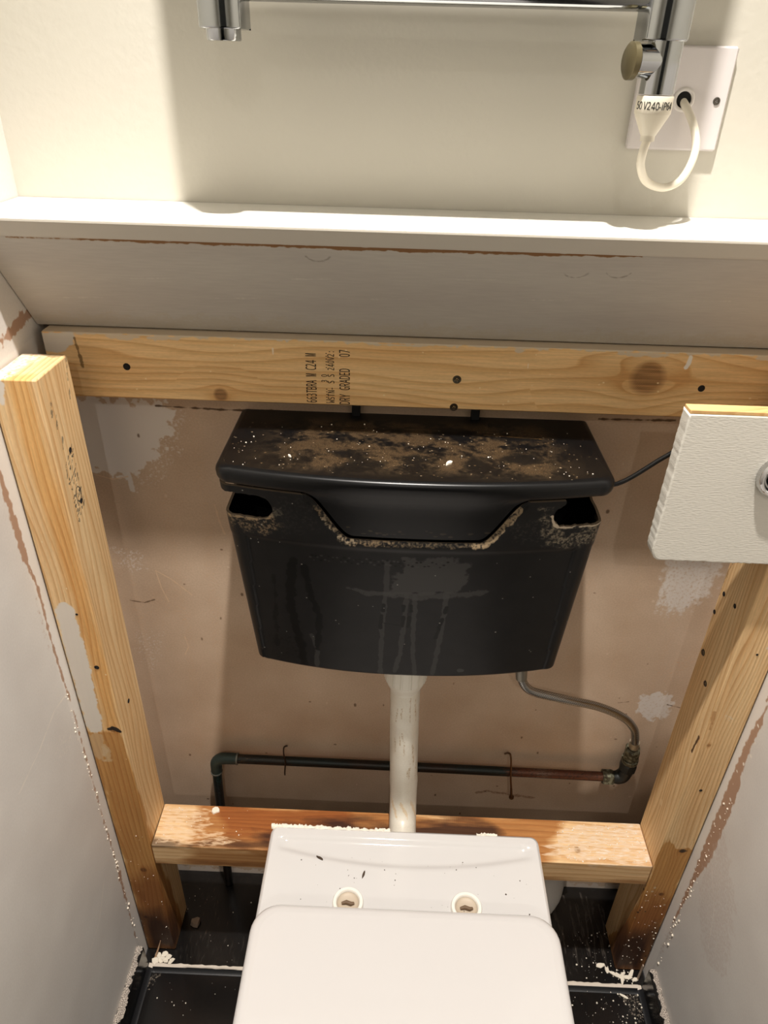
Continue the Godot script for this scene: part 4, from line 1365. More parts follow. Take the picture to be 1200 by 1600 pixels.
	var run := [Vector3(-0.2835, 0.001, 0.022), Vector3(-0.2795, 0.15, 0.022), Vector3(-0.2745, 0.325, 0.022)]
	for i in 7:
		var a := PI / 2 * i / 6.0
		run.append(Vector3(-0.2735 + 0.014 * (1.0 - cos(a)), 0.338 + 0.014 * sin(a), 0.022))
	run.append_array([Vector3(-0.1, 0.351, 0.022), Vector3(0.1, 0.349, 0.022), Vector3(0.352, 0.3455, 0.022)])
	ct.tube(run, 0.0075, 20, true, Vector2(1, 1))
	part("tube", ct, cm, pipe)
	var patina := flat(Color(0.20, 0.25, 0.24), 0.5, 0.5)
	var el := MB.new()
	var ep := [Vector3(-0.2748, 0.318, 0.022)]
	for i in 9:
		var a2 := PI / 2 * i / 8.0
		ep.append(Vector3(-0.274 + 0.016 * (1.0 - cos(a2)), 0.336 + 0.0158 * sin(a2), 0.022))
	ep.append(Vector3(-0.238, 0.3518, 0.022))
	var er := []
	for i in ep.size():
		er.append(0.0094 if i > 0 and i < ep.size() - 1 else 0.0089)
	el.tube(ep, er, 20)
	part("elbow", el, patina, pipe, "greenish soldered elbow")
	for q in [[Vector3(-0.2748, 0.319, 0.022), Vector3(0.03, 1, 0)], [Vector3(-0.238, 0.3518, 0.022), Vector3(1, 0, 0)]]:
		var ringm := MB.new()
		ringm.tube([q[0] - q[1] * 0.0014, q[0] + q[1] * 0.0014], 0.0097, 20)
		part("solder_ring", ringm, flat(Color(0.42, 0.42, 0.39), 0.45, 0.5), pipe)
	# compression elbow at the right end, then up to the tap connector
	var brass := flat(Color(0.30, 0.28, 0.235), 0.55, 0.45)
	brass.albedo_texture = speckle(128, 240, Color(0.30, 0.27, 0.21), Color(0.66, 0.66, 0.58), 0.06)
	brass.albedo_color = Color(0.75, 0.75, 0.72)
	brass.uv1_triplanar = true
	brass.uv1_scale = Vector3(18, 18, 18)
	var nutm := MB.new()
	hexnut(nutm, Vector3(0.352, 0.3455, 0.022), Vector3(0.369, 0.3452, 0.022), 0.0132)
	part("compression_nut", nutm, brass, pipe)
	var el2 := MB.new()
	el2.tube(spline([Vector3(0.364, 0.3452, 0.022), Vector3(0.378, 0.346, 0.022), Vector3(0.3855, 0.354, 0.022), Vector3(0.387, 0.372, 0.0225)], 6), [0.0095, 0.0095, 0.0096, 0.0098, 0.0102, 0.0106, 0.011, 0.0112, 0.0114, 0.0114, 0.0114, 0.0113, 0.0112, 0.0112, 0.0112, 0.0112, 0.0112, 0.0112, 0.0112], 20)
	part("compression_elbow", el2, flat(Color(0.13, 0.135, 0.13), 0.5, 0.4), pipe)
	var nut2 := MB.new()
	hexnut(nut2, Vector3(0.387, 0.366, 0.0223), Vector3(0.3878, 0.386, 0.023), 0.0138)
	part("compression_nut", nut2, flat(Color(0.15, 0.16, 0.155), 0.5, 0.45), pipe)

	# braided hose
	var hose := thing("braided_hose", "flexible braided steel hose curving from the cistern inlet down to the copper pipe", "hose")
	var hm := flat(Color(0.74, 0.73, 0.71), 0.26, 1.0)
	hm.albedo_texture = braid()
	hm.heightmap_enabled = true
	hm.heightmap_texture = braid()
	hm.heightmap_scale = 0.02
	hm.uv1_scale = Vector3(3, 70, 1)
	var hp := spline([Vector3(0.178, 0.632, 0.08), Vector3(0.181, 0.612, 0.08), Vector3(0.1975, 0.5885, 0.079), Vector3(0.2445, 0.569, 0.073), Vector3(0.302, 0.541, 0.058), Vector3(0.345, 0.513, 0.050), Vector3(0.368, 0.484, 0.043), Vector3(0.379, 0.456, 0.034), Vector3(0.385, 0.432, 0.027)], 10)
	var ht := MB.new()
	ht.tube(hp, 0.0061, 20)
	part("braid", ht, hm, hose)
	var f1 := MB.new()
	f1.tube([Vector3(0.178, 0.6545, 0.08), Vector3(0.178, 0.634, 0.08), Vector3(0.1785, 0.632, 0.08), Vector3(0.181, 0.612, 0.08)], [0.0115, 0.0115, 0.0085, 0.0075], 20)
	part("inlet_nut", f1, flat(Color(0.5, 0.48, 0.44), 0.4, 0.7), hose)
	var f2 := MB.new()
	f2.tube([Vector3(0.3845, 0.436, 0.0272), Vector3(0.3862, 0.421, 0.0252)], 0.0078, 20)
	part("crimp_collar", f2, flat(Color(0.62, 0.58, 0.5), 0.45, 0.5), hose)
	var f3 := MB.new()
	hexnut(f3, Vector3(0.3862, 0.421, 0.0252), Vector3(0.3876, 0.384, 0.0228), 0.0122)
	f3.tube([Vector3(0.3872, 0.394, 0.0235), Vector3(0.3876, 0.387, 0.023)], 0.0128, 20)
	part("tap_connector", f3, brass, hose)

	# two bent nails that hold the copper pipe
	var nm := flat(Color(0.22, 0.16, 0.11), 0.6, 0.5)
	var n1 := MB.new()
	n1.tube(spline([Vector3(-0.160, 0.362, 0.001), Vector3(-0.1585, 0.378, 0.014), Vector3(-0.1565, 0.392, 0.026), Vector3(-0.159, 0.394, 0.031), Vector3(-0.160, 0.38, 0.0312), Vector3(-0.1585, 0.36, 0.0312), Vector3(-0.1605, 0.335, 0.031), Vector3(-0.161, 0.326, 0.029)], 6), 0.0012, 8)
	solo("bent_nail", n1, nm, "thin bent nail hooked over the left half of the copper pipe", "nail")
	var n2 := MB.new()
	n2.tube(spline([Vector3(0.196, 0.365, 0.001), Vector3(0.1965, 0.385, 0.016), Vector3(0.1975, 0.396, 0.028), Vector3(0.1995, 0.385, 0.0325), Vector3(0.2035, 0.346, 0.0325), Vector3(0.207, 0.322, 0.0335)], 6), 0.0016, 8)
	n2.tube([Vector3(0.207, 0.322, 0.0335), Vector3(0.2095, 0.302, 0.0345)], [0.0018, 0.0021], 8)
	n2.tube([Vector3(0.2095, 0.302, 0.0345), Vector3(0.2098, 0.2995, 0.0346)], 0.0042, 10)
	solo("bent_nail", n2, flat(Color(0.38, 0.26, 0.15), 0.5, 0.5), "brown bent nail with a round head hanging over the right half of the copper pipe", "nail")

	# waste connector behind the toilet
	var wp := MB.new()
	wp.tube([Vector3(0.285, 0.096, 0.004), Vector3(0.285, 0.096, 0.03)], 0.054, 36)
	wp.tube(spline([Vector3(0.283, 0.096, 0.028), Vector3(0.272, 0.096, 0.06), Vector3(0.242, 0.096, 0.085), Vector3(0.20, 0.096, 0.10)], 6), 0.046, 32)
	solo("waste_connector", wp, flat(Color(0.80, 0.79, 0.77), 0.5), "pale plastic waste connector half hidden behind the toilet under the rail", "pipe")

	# pneumatic hose from the cistern to the push button
	var tubep := MB.new()
	tubep.tube(spline([Vector3(0.205, 0.931, 0.105), Vector3(0.236, 0.9405, 0.122), Vector3(0.276, 0.9775, 0.128), Vector3(0.31, 1.003, 0.13), Vector3(0.35, 1.0, 0.133), Vector3(0.376, 0.979, 0.138)], 8), 0.0025, 12)
	var am := flat(Color(0.06, 0.06, 0.062), 0.35)
	solo("air_hose", tubep, am, "thin black hose from the right side of the cistern to behind the white offcut board", "hose")

func hexnut(mb: MB, a: Vector3, b: Vector3, r: float) -> void:
	var y := (b - a).normalized()
	var x := y.cross(Vector3(0.2, 0.3, 0.9)).normalized()
	var z := x.cross(y)
	var ch := a.distance_to(b) * 0.12
	for i in 6:
		var p := []
		for k in 2:
			var g := TAU * (i + k) / 6.0
			p.append(x * cos(g) + z * sin(g))
		var nn: Vector3 = (p[0] + p[1]).normalized()
		mb.flat_quad(a + p[0] * r + y * ch, a + p[1] * r + y * ch, b + p[1] * r - y * ch, b + p[0] * r - y * ch, nn)
		for e in 2:
			var c := a if e == 0 else b
			var s := 1.0 if e == 0 else -1.0
			mb.flat_quad(c + p[0] * r + y * ch * s, c + p[1] * r + y * ch * s, c + p[1] * r * 0.86, c + p[0] * r * 0.86, (nn - y * s).normalized())
			mb.flat_quad(c, c + p[0] * r * 0.86, c + p[1] * r * 0.86, c, -y * s)

func braid() -> ImageTexture:
	var im := Image.create(64, 64, false, Image.FORMAT_L8)
	for y in 64:
		for x in 64:
			var a := 0.5 + 0.5 * sin(TAU * (x / 16.0 + y / 16.0))
			var b := 0.5 + 0.5 * sin(TAU * (x / 16.0 - y / 16.0))
			var over := (x / 8 + y / 8) % 2 == 0
			var k := a if over else b
			im.set_pixel(x, y, Color(0.45 + 0.55 * k, 0.45 + 0.55 * k, 0.45 + 0.55 * k))
	return ImageTexture.create_from_image(im)

# ------------------------------------------------------------------ toilet
# outline with small back corners and a rounded front, from the back left corner round the front to the back right one
func pan_outline(x0: float, x1: float, zb: float, zs: float, zt: float, rb: float, y: float, inset: float) -> Array:
	x0 += inset
	x1 -= inset
	zb += inset
	zt -= inset
	rb = maxf(rb - inset * 0.7, 0.004)
	var xm := (x0 + x1) * 0.5
	var hw := (x1 - x0) * 0.5
	var pts := []
	for i in 9:
		var a := PI / 2 * i / 8.0
		pts.append(Vector3(x0 + rb - rb * sin(a), y, zb + rb - rb * cos(a)))
	for i in range(1, 100):
		pts.append(Vector3(x0, y, lerpf(zb + rb, zs, i / 100.0)))
	for i in 33:
		var a := PI * i / 32.0
		var cx := -cos(a)
		pts.append(Vector3(xm + hw * signf(cx) * pow(absf(cx), 0.8), y, zs + (zt - zs) * pow(sin(a), 0.8)))
	for i in range(99, 0, -1):
		pts.append(Vector3(x1, y, lerpf(zb + rb, zs, i / 100.0)))
	for i in range(8, -1, -1):
		var a := PI / 2 * i / 8.0
		pts.append(Vector3(x1 - rb + rb * sin(a), y, zb + rb - rb * cos(a)))
	return pts

# a cap over the outline, with points across so that «height» can shape it
func shaped_cap(mb: MB, p: Array, height: Callable) -> void:
	var k := p.size()
	var rows := []
	for i in k / 2 + 1:
		var a: Vector3 = p[i]
		var b: Vector3 = p[k - 1 - i]
		var row := []
		for j in 49:
			var q := a.lerp(b, j / 48.0)
			q.y += height.call(q)
			row.append(q)
		rows.append(row)
	mb.grid(rows, [], false, Vector3(0.03, -1.0, 0.4))

func build_toilet() -> void:
	var t := thing("toilet", "white back-to-wall toilet with its lid closed, standing in front of the stained rail", "toilet")
	var china := flat(Color(0.815, 0.805, 0.797), 0.07)
	china.clearcoat_enabled = true
	china.clearcoat = 0.5
	china.clearcoat_roughness = 0.03
	var x0 := -0.1585
	var x1 := 0.2235
	var top := 0.385
	var mb := MB.new()
	var rings := []
	for q in [[0.0, 0.03], [0.01, 0.022], [0.20, 0.012], [0.34, 0.001], [0.370, 0.0], [0.3790, 0.0008], [0.3830, 0.0024], [top, 0.0055]]:
		rings.append(pan_outline(x0, x1, 0.1588, 0.46, 0.70, 0.012, q[0], q[1]))
	mb.grid(rings, [], true, Vector3(0.03, 0.2, 0.4))
	shaped_cap(mb, rings[-1], func(q: Vector3) -> float:
		var arc := 0.214 - 0.020 * pow((q.x - 0.0325) / 0.17, 2.0)
		var d := (q.z - arc) / 0.006
		var edge := clampf((0.178 - absf(q.x - 0.0325)) / 0.008, 0.0, 1.0) * clampf((q.z - 0.176) / 0.004, 0.0, 1.0)
		return -0.0045 * edge * (1.0 - smoothstep(-1.0, 1.0, d)))
	part("pan", mb, china, t)
	# seat and lid
	var plastic := flat(Color(0.795, 0.782, 0.774), 0.085)
	var seat := MB.new()
	var sr := []
	for q in [[0.3935, 0.006], [0.3925, 0.003], [0.395, 0.0], [0.406, 0.0], [0.4085, 0.002], [0.409, 0.005]]:
		sr.append(pan_outline(x0 + 0.006, x1 - 0.006, 0.306, 0.47, 0.705, 0.03, q[0], q[1]))
	seat.grid(sr, [], true, Vector3(0.03, 0.40, 0.5))
	shaped_cap(seat, sr[-1], func(_q: Vector3) -> float: return 0.0)
	part("seat", seat, plastic, t)
	var lid := MB.new()
	var lr := []
	for q in [[0.4105, 0.004], [0.4102, 0.002], [0.4115, 0.0003], [0.414, 0.0], [0.4215, 0.0], [0.4255, 0.0012], [0.4285, 0.004], [0.4300, 0.008], [0.4305, 0.013]]:
		lr.append(pan_outline(x0 + 0.004, x1 - 0.004, 0.2952, 0.47, 0.71, 0.034, q[0], q[1]))
	lid.grid(lr, [], true, Vector3(0.03, 0.42, 0.5))
	shaped_cap(lid, lr[-1], func(q: Vector3) -> float:
		return 0.0035 * clampf((0.17 - absf(q.x - 0.0325)) / 0.17, 0.0, 1.0) * clampf((q.z - 0.31) / 0.1, 0.0, 1.0))
	part("seat_lid", lid, plastic, t)
	for x in [-0.0405, 0.1132]:
		var h := MB.new()
		var at := Transform3D(Basis(), Vector3(x, 0, 0.2685))
		h.lathe([Vector2(0.0205, top - 0.001), Vector2(0.0203, top + 0.0022), Vector2(0.0192, top + 0.0046), Vector2(0.0158, top + 0.0050), Vector2(0.0145, top + 0.0036), Vector2(0.0141, top + 0.0002)], at, 40)
		var hb := part("hinge_boss", h, flat(Color(0.93, 0.91, 0.87), 0.25), t)
		var cup := MB.new()
		cup.lathe([Vector2(0.0, top + 0.0006), Vector2(0.0105, top + 0.0005), Vector2(0.0135, top + 0.0016), Vector2(0.0141, top + 0.0022)], at, 32)
		part("hinge_cup", cup, flat(Color(0.74, 0.68, 0.60), 0.5), hb)
		var pin := MB.new()
		pin.tube([Vector3(x - 0.008, top + 0.0022, 0.270), Vector3(x - 0.002, top + 0.003, 0.2685), Vector3(x + 0.004, top + 0.003, 0.2705), Vector3(x + 0.008, top + 0.0022, 0.269)], [0.0018, 0.0026, 0.0025, 0.0016], 10)
		part("hinge_pin", pin, flat(Color(0.42, 0.33, 0.24), 0.6), hb, "rusty brown hinge fixing")
		var arm := MB.new()
		arm.block(Vector3(x - 0.012, top + 0.001, 0.300), Vector3(x + 0.012, 0.409, 0.316), 0.003)
		part("hinge_arm", arm, plastic, t)
	# torn sealant along the back edge
	var seal := MB.new()
	ragged_strip(seal, Vector3(-0.158, 0.3785, 0.1622), Vector3(0.012, 0.3785, 0.1622), Vector3(0, 0, -0.007), 0.0075, 90, 301)
	part("torn_sealant", seal, flat(Color(0.93, 0.90, 0.84), 0.8), t, "torn white sealant on the back edge of the pan")
	seal = MB.new()
	ragged_strip(seal, Vector3(0.135, 0.3785, 0.1617), Vector3(0.165, 0.3785, 0.1617), Vector3(0, 0, -0.005), 0.007, 16, 302)
	part("torn_sealant", seal, flat(Color(0.93, 0.90, 0.84), 0.8), t, "torn white sealant on the back edge of the pan")

# ------------------------------------------------------------------ towel rail, heating element, connection plate
func d_bar(mb: MB, x: float, w: float, z: float, dep: float, y0: float, y1: float) -> void:
	# D-section upright with a soft front
	var prof := []
	for i in 25:
		var a := PI * i / 24.0
		prof.append(Vector2(x - cos(a) * w * 0.5, z + dep * pow(sin(a), 0.36)))
	var rows := []
	for y in [y0, y0 + 0.0015, y1]:
		var row := []
		for q in prof:
			row.append(Vector3(q.x + (x - q.x) * (0.05 if y == y0 else 0.0), y, q.y - (0.0012 if y == y0 else 0.0)))
		rows.append(row)
	mb.grid(rows, [], false, Vector3(x, (y0 + y1) * 0.5, z))
	mb.flat_quad(Vector3(x - w * 0.5, y0, z), Vector3(x + w * 0.5, y0, z), Vector3(x + w * 0.5, y1, z), Vector3(x - w * 0.5, y1, z), Vector3.FORWARD)
	var base := mb.vert(Vector3(x, y0, z + dep * 0.4), Vector3.DOWN)
	var prev := -1
	for q in rows[0]:
		var k := mb.vert(q, Vector3.DOWN)
		if prev >= 0:
			mb.tri(base, prev, k)
		prev = k

func build_radiator() -> void:
	var chrome := flat(Color(0.66, 0.67, 0.68), 0.09, 1.0)
	var t := thing("towel_rail", "chrome ladder towel rail on the cream wall above the shelf, lower end in view", "towel rail")
	var ytop := 2.02
	for q in [[-0.153, 1.3325], [0.2035, 1.3325]]:
		var u := MB.new()
		d_bar(u, q[0], 0.039, 0.074, 0.034, q[1], ytop)
		part("upright", u, chrome, t)
	var y := 1.3625
	var n := 0
	while y < 1.97:
		var b := MB.new()
		b.tube([Vector3(-0.150, y, 0.088), Vector3(0.20, y, 0.088)], 0.011, 24)
		part("rung", b, chrome, t)
		n += 1
		y += 0.036 if n % 6 else 0.085
	for x in [-0.153, 0.2035]:
		for yy in [1.52, 1.9]:
			var br := MB.new()
			br.tube([Vector3(x, yy, 0.0005), Vector3(x, yy, 0.006), Vector3(x, yy, 0.0065), Vector3(x, yy, 0.078)], [0.016, 0.016, 0.008, 0.008], 20)
			part("wall_bracket", br, chrome, t)
	var plug := MB.new()
	plug.lathe([Vector2(0.0, 1.3245), Vector2(0.0135, 1.3245), Vector2(0.0142, 1.3255), Vector2(0.0142, 1.334)], Transform3D(Basis(), Vector3(-0.153, 0, 0.090)), 32)
	part("blanking_plug", plug, chrome, t)
	# tee under the right upright with its air vent
	var tee := MB.new()
	tee.tube([Vector3(0.2065, 1.336, 0.090), Vector3(0.2065, 1.2955, 0.090)], 0.0141, 32)
	tee.tube([Vector3(0.207, 1.3185, 0.090), Vector3(0.200, 1.3185, 0.0915), Vector3(0.1840, 1.3185, 0.094)], [0.0125, 0.0122, 0.0118], 28)
	part("tee_fitting", tee, chrome, t)
	var cap := MB.new()
	var cb := Basis(Vector3(0, 1, 0), Vector3(-0.985, 0, 0.17), Vector3(0.17, 0, 0.985))
	cap.lathe([Vector2(0.0, 0.0078), Vector2(0.0112, 0.0074), Vector2(0.0136, 0.0058), Vector2(0.0136, 0.0012), Vector2(0.0112, 0.0)], Transform3D(cb, Vector3(0.1838, 1.3185, 0.0941)), 32)
	part("end_cap", cap, flat(Color(0.40, 0.365, 0.265), 0.38, 0.6), t, "brass-tinted round end cap")
	# heating element
	var ivory := flat(Color(0.90, 0.87, 0.80), 0.4)
	var e := thing("heating_element", "cream plastic heating element screwed into the towel rail, marked with voltage lettering", "heating element", Vector3(0.2065, 0, 0.090))
	var eb := MB.new()
	eb.lathe([Vector2(0.0, 1.2948), Vector2(0.0146, 1.2945), Vector2(0.0149, 1.2935), Vector2(0.0149, 1.2815), Vector2(0.0142, 1.2805), Vector2(0.0139, 1.2795), Vector2(0.0066, 1.2655), Vector2(0.0060, 1.2648), Vector2(0.0060, 1.2605), Vector2(0.0, 1.26)], Transform3D(), 40)
	part("element_head", eb, ivory, e)
	var f := SystemFont.new()
	f.font_names = PackedStringArray(["Droid Sans"])
	f.font_italic = true
	var tm := TextMesh.new()
	tm.font = f
	tm.text = "50 V240-iP64"
	tm.font_size = 32
	tm.depth = 0.01
	var am := bent_text(tm, 0.034, 0.0058, 0.01505)
	am.surface_set_material(0, flat(Color(0.06, 0.06, 0.06), 0.7))
	var lt := MeshInstance3D.new()
	lt.name = "lettering"
	lt.mesh = am
	lt.position = Vector3(0, 1.2845, 0)
	lt.rotation.y = -0.22
	e.add_child(lt, true)
	var cable := MB.new()
	cable.tube(spline([Vector3(0.2065, 1.2615, 0.090), Vector3(0.2055, 1.2515, 0.088), Vector3(0.2085, 1.2395, 0.080), Vector3(0.2195, 1.2265, 0.068), Vector3(0.2385, 1.2205, 0.058), Vector3(0.2545, 1.2255, 0.052), Vector3(0.2645, 1.2385, 0.044), Vector3(0.2685, 1.2535, 0.036), Vector3(0.2665, 1.2685, 0.026), Vector3(0.2605, 1.2815, 0.017), Vector3(0.2575, 1.289, 0.006)], 8), 0.0036, 14)
	solo("power_cable", cable, flat(Color(0.91, 0.88, 0.81), 0.4), "cream cable looping from the heating element into the white wall plate", "cable")
	# connection plate
	var p := thing("connection_plate", "white square cable outlet plate screwed to the cream wall behind the heating element", "wall plate")
	var pm := MB.new()
	pm.block(Vector3(0.2122, 1.2475, 0.0004), Vector3(0.2982, 1.3330, 0.0085), 0.0022)
	part("plate", pm, flat(Color(0.865, 0.84, 0.835), 0.35), p)
	var gm := MB.new()
	gm.lathe([Vector2(0.0066, 0.0078), Vector2(0.0070, 0.0098), Vector2(0.0084, 0.0104), Vector2(0.0098, 0.0096), Vector2(0.0104, 0.0084)], Transform3D(Basis(Vector3.RIGHT, Vector3.BACK, Vector3.DOWN), Vector3(0.2572, 1.2902, 0)), 32)
	part("cable_outlet", gm, flat(Color(0.88, 0.86, 0.84), 0.35), p)
	var hm := MB.new()
	hm.lathe([Vector2(0.0, 0.00865), Vector2(0.0068, 0.00865)], Transform3D(Basis(Vector3.RIGHT, Vector3.BACK, Vector3.DOWN), Vector3(0.2572, 1.2902, 0)), 24)
	part("outlet_hole", hm, flat(Color(0.05, 0.045, 0.04), 0.9), p)
	for x in [0.2285, 0.288]:
		screw(p, Vector3(x, 1.2897, 0.0086), Vector3.BACK, 0.0034, Color(0.36, 0.34, 0.31))

# ------------------------------------------------------------------ offcut of the old front panel with the push button
func build_offcut() -> void:
	var m := flat(Color(0.85, 0.835, 0.795), 0.5)
	m.heightmap_enabled = true
	m.heightmap_texture = relief(311, 0.045, 512, 3)
	m.heightmap_scale = 0.015
	m.uv1_triplanar = true
	m.uv1_scale = Vector3(6, 20, 20)
	m.albedo_texture = null
	var o := thing("offcut_board", "white painted board fixed across the right post, with a bare wood top edge", "board")
	var mb := MB.new()
	# outline with the lower left corner knocked off
	var z0 := PF + 0.0006
	var z1 := 0.1628
	var out := [Vector2(0.2738, 1.0405), Vector2(0.2728, 0.885), Vector2(0.2745, 0.8795), Vector2(0.2775, 0.8745), Vector2(0.2812, 0.8722), Vector2(0.4582, 0.8715), Vector2(0.4582, 1.0405)]
	var rg := RandomNumberGenerator.new()
	rg.seed = 9
	var fine := []
	for i in out.size():
		var a: Vector2 = out[i]
		var b: Vector2 = out[(i + 1) % out.size()]
		var steps := 60 if a.distance_to(b) > 0.05 and i < 5 else 1
		for k in steps:
			var q := a.lerp(b, float(k) / steps)
			if k > 0:
				q += Vector2(rg.randf_range(-0.0003, 0.0003), rg.randf_range(-0.0006, 0.0004))
			fine.append(q)
	var ctr := Vector2(0.366, 0.957)
	var ring_of := func(shrink: float, z: float) -> Array:
		var r := []
		for q in fine:
			r.append(Vector3(q.x + (ctr.x - q.x) * shrink / 0.09, q.y + (ctr.y - q.y) * shrink / 0.085, z))
		return r
	mb.grid([ring_of.call(0.0, z0), ring_of.call(0.0, z1 - 0.0016), ring_of.call(0.0006, z1 - 0.0004), ring_of.call(0.0018, z1)], [], true, Vector3(ctr.x, ctr.y, (z0 + z1) * 0.5))
	for e in 2:
		var zz := z1 if e == 0 else z0
		var r: Array = ring_of.call(0.0018 if e == 0 else 0.0, zz)
		var nn := Vector3.BACK if e == 0 else Vector3.FORWARD
		var c := mb.vert(Vector3(ctr.x, ctr.y, zz), nn)
		var first := -1
		var prev := -1
		for q in r:
			var k := mb.vert(q, nn)
			if prev >= 0:
				mb.tri(c, prev, k)
			else:
				first = k
			prev = k
		mb.tri(c, prev, first)
	part("painted_board", mb, m, o)
	var wc := canvas(64, 512, 0.0, 0.27, 0.02, 0.19)
	wood(wc, 321, Color(0.90, 0.74, 0.52), Color(0.80, 0.61, 0.38), 0.006)
	var w := MB.new()
	w.block(Vector3(0.2742, 1.0402, z0 + 0.0004), Vector3(0.4582, 1.0440, z1 - 0.0006), 0.0006, func(p: Vector3, _n: Vector3) -> Vector2: return wc.uv(p.z - z0, p.x))
	part("bare_edge", w, painted(wc, 0.6, 0.4), o, "freshly bare wood top edge")

	var chrome := flat(Color(0.78, 0.78, 0.78), 0.08, 1.0)
	var b := thing("flush_button", "chrome round flush button set in the white offcut board at the right", "button", Vector3(0.3775, 0.9785, z1))
	var turn := Basis(Vector3.RIGHT, Vector3.BACK, Vector3.DOWN)
	var ring := MB.new()
	ring.lathe([Vector2(0.0232, 0.0002), Vector2(0.0236, 0.003), Vector2(0.0228, 0.0075), Vector2(0.0205, 0.0098), Vector2(0.0182, 0.009), Vector2(0.0172, 0.006), Vector2(0.0168, 0.0015)], Transform3D(turn, Vector3.ZERO), 48)
	part("bezel", ring, chrome, b)
	var face := MB.new()
	face.lathe([Vector2(0.0, 0.0072), Vector2(0.008, 0.0068), Vector2(0.0145, 0.0052), Vector2(0.0163, 0.004), Vector2(0.0165, 0.0014)], Transform3D(turn, Vector3.ZERO), 40)
	part("push_plate", face, chrome, b)

# ------------------------------------------------------------------ debris
func flake(at: Vector3, size: float, thick: float, sd: int, tilt := 0.2, long := 1.0) -> MB:
	var rg := RandomNumberGenerator.new()
	rg.seed = sd
	var mb := MB.new()
	var k := 8
	var lo := []
	var hi := []
	for i in k:
		var a := TAU * i / k
		var r := size * rg.randf_range(0.6, 1.1)
		var q := Vector3(cos(a) * r * long, 0, sin(a) * r / long)
		lo.append(q)
		hi.append(q * rg.randf_range(0.8, 0.95) + Vector3.UP * thick * rg.randf_range(0.7, 1.3))
	var b := Basis.from_euler(Vector3(rg.randf_range(-tilt, tilt), rg.randf() * TAU, rg.randf_range(-tilt, tilt)))
	var rows := [[], []]
	for i in k:
		rows[0].append(at + b * lo[i])
		rows[1].append(at + b * hi[i])
	mb.grid(rows, [], true, at + b.y * thick * 0.5)
	for e in 2:
		var nn := b.y if e == 1 else -b.y
		var c := mb.vert(at + (b.y * thick if e == 1 else Vector3.ZERO), nn)
		var ids := []
		for q in rows[e]:
			ids.append(mb.vert(q, nn))
		for i in k:
			mb.tri(c, ids[i], ids[(i + 1) % k])
	return mb

func crumbs(called: String, label: String, m: Material, count: int, sd: int, size: Vector2, place: Callable) -> void:
	var mesh := flake(Vector3.ZERO, 1.0, 0.7, 5).mesh(m)
	var mm := MultiMesh.new()
	mm.transform_format = MultiMesh.TRANSFORM_3D
	mm.mesh = mesh
	mm.instance_count = count
	var rg := RandomNumberGenerator.new()
	rg.seed = sd
	for i in count:
		var s := lerpf(size.x, size.y, pow(rg.randf(), 3.0))
		var p: Vector3 = place.call(rg)
		mm.set_instance_transform(i, Transform3D(Basis.from_euler(Vector3(rg.randf_range(-0.3, 0.3), rg.randf() * TAU, rg.randf_range(-0.3, 0.3))).scaled(Vector3(s, s, s)), p))
	var o := MultiMeshInstance3D.new()
	o.name = numbered(called)
	o.multimesh = mm
	add_child(o, true)
	tag(o, label, "crumbs")
	o.set_meta("kind", "stuff")

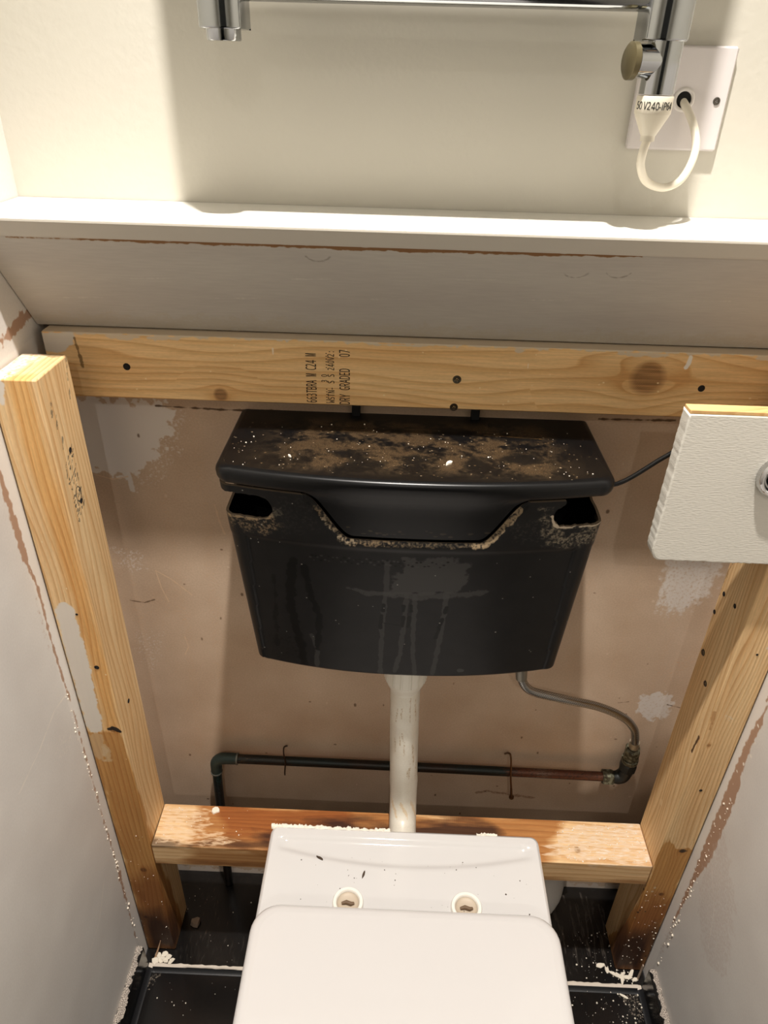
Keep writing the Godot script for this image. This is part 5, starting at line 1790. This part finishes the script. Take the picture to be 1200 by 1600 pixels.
func build_debris() -> void:
	var white := flat(Color(0.92, 0.88, 0.81), 0.8)
	var dirt := flat(Color(0.25, 0.19, 0.14), 0.85)
	crumbs("plaster_crumbs", "white plaster crumbs scattered over the black cistern lid", white, 85, 1, Vector2(0.0003, 0.001), func(r: RandomNumberGenerator) -> Vector3: return Vector3(r.randf_range(-0.175, 0.215), 0.957, 0.012 + 0.128 * sqrt(r.randf())))
	crumbs("plaster_crumbs", "white plaster crumbs strewn on the right part of the bottom rail", white, 150, 2, Vector2(0.0004, 0.0016), func(r: RandomNumberGenerator) -> Vector3: return Vector3(r.randf_range(0.27, 0.405), 0.2996, r.randf_range(0.077, 0.142)))
	crumbs("plaster_crumbs", "white plaster crumbs strewn on the left part of the bottom rail", white, 60, 3, Vector2(0.0003, 0.0013), func(r: RandomNumberGenerator) -> Vector3: return Vector3(-0.345 + 0.2 * r.randf() * r.randf(), 0.2996, r.randf_range(0.077, 0.142)))
	crumbs("plaster_crumbs", "white crumbs on the black floor left of the toilet", white, 70, 4, Vector2(0.0003, 0.0014), func(r: RandomNumberGenerator) -> Vector3: return Vector3(r.randf_range(-0.37, -0.16), 0.0002, r.randf_range(0.03, 0.30)))
	crumbs("plaster_crumbs", "white crumbs on the black floor right of the toilet", white, 330, 5, Vector2(0.0003, 0.0017), func(r: RandomNumberGenerator) -> Vector3: return Vector3(0.44 - 0.2 * r.randf() * r.randf(), 0.0002, 0.08 + 0.18 * r.randf()))
	crumbs("dirt_crumbs", "dark dirt specks on the white toilet behind its lid", dirt, 46, 6, Vector2(0.0003, 0.0012), func(r: RandomNumberGenerator) -> Vector3: return Vector3(r.randf_range(-0.11, 0.20), top_of_pan(), r.randf_range(0.205, 0.29)))
	crumbs("plaster_crumbs", "crumbs caught on the foot of the right post", white, 40, 7, Vector2(0.0004, 0.0015), func(r: RandomNumberGenerator) -> Vector3: return Vector3(r.randf_range(0.412, 0.456), r.randf_range(0.03, 0.24), PF + 0.0002))
	crumbs("plaster_crumbs", "crumbs caught on the foot of the left post", white, 26, 8, Vector2(0.0003, 0.0012), func(r: RandomNumberGenerator) -> Vector3: return Vector3(r.randf_range(-0.396, -0.352), r.randf_range(0.03, 0.34), PF + 0.0002))
	crumbs("plaster_crumbs", "plaster crumbs stuck along the torn line of the left wall", white, 60, 9, Vector2(0.0005, 0.0022), func(r: RandomNumberGenerator) -> Vector3: return Vector3(XL + 0.0003, r.randf_range(0.07, 0.64), 0.163 + r.randf_range(-0.004, 0.004)))
	crumbs("plaster_crumbs", "plaster crumbs stuck along the torn line of the right wall", white, 60, 10, Vector2(0.0005, 0.0024), func(r: RandomNumberGenerator) -> Vector3: return Vector3(XR - 0.0003, r.randf_range(0.07, 0.5), 0.172 + r.randf_range(-0.008, 0.006)))
	# single chips
	solo("plaster_chip", flake(Vector3(-0.2645, 0.2996, 0.0815), 0.0065, 0.0025, 21, 0.05), white, "white plaster chip on the back edge of the bottom rail beside the pipe", "plaster chip")
	solo("plaster_chip", flake(Vector3(-0.112, 0.9572, 0.118), 0.0022, 0.0015, 22, 0.1, 1.5), white, "small white chip on the left half of the cistern lid", "plaster chip")
	solo("plaster_chip", flake(Vector3(0.0568, 0.9572, 0.1208), 0.004, 0.0015, 23, 0.1, 1.6), white, "white elongated chip near the middle of the cistern lid", "plaster chip")
	solo("wood_splinter", flake(Vector3(-0.0224, top_of_pan(), 0.2287), 0.0034, 0.0012, 24, 0.1, 1.9), dirt, "dark splinter lying on the white toilet between the hinges", "splinter")
	solo("dirt_clump", flake(Vector3(-0.0834, top_of_pan(), 0.2076), 0.0036, 0.0012, 25, 0.1, 1.9), dirt, "thin dark dirt clump at the left on the white toilet ledge", "dirt")
	solo("plaster_clump", flake(Vector3(-0.327, 0.0003, 0.0985), 0.0095, 0.009, 26, 0.2), flat(Color(0.62, 0.53, 0.45), 0.9), "grey brown plaster clump on the floor beside the left post", "plaster chip")
	for i in 7:
		var q: Array = [[-0.376, 0.156], [-0.366, 0.1545], [-0.358, 0.159], [-0.371, 0.1625], [-0.362, 0.1645], [-0.379, 0.1655], [-0.352, 0.1655]][i]
		solo("paint_flake", flake(Vector3(q[0], 0.0012 + 0.0006 * (i % 3), q[1]), 0.0062 + 0.0015 * (i % 2), 0.0012, 40 + i, 0.35, 1.2), white, "torn paint flake in the heap at the foot of the left post", "paint flake", "flakes at the foot of the left post")
	for i in 10:
		var q2: Array = [[0.395, 0.147], [0.404, 0.153], [0.413, 0.156], [0.421, 0.153], [0.428, 0.158], [0.434, 0.153], [0.44, 0.160], [0.418, 0.161], [0.386, 0.14], [0.414, 0.188]][i]
		solo("paint_flake", flake(Vector3(q2[0], 0.0008 + 0.0004 * (i % 3), q2[1]), 0.0052 + 0.001 * (i % 3), 0.0011, 60 + i, 0.2, 1.9 if i % 2 else 1.4), white, "white paint flake on the floor at the foot of the right post", "paint flake", "flakes at the foot of the right post")
	var sp := MB.new()
	sp.tube([Vector3(-0.381, 0.001, 0.162), Vector3(-0.376, 0.014, 0.150), Vector3(-0.371, 0.032, 0.1478)], [0.0016, 0.0014, 0.0006], 8)
	solo("wood_splinter", sp, flat(Color(0.70, 0.56, 0.44), 0.7), "upright pale splinter leaning on the foot of the left post", "splinter")
	var sp2 := MB.new()
	sp2.block(Vector3(0.4435, 0.0003, 0.1575), Vector3(0.4457, 0.046, 0.1615), 0.0006)
	solo("wood_splinter", sp2, flat(Color(0.66, 0.58, 0.51), 0.7), "upright grey sliver standing at the foot of the right post", "splinter")

func top_of_pan() -> float:
	return 0.3853
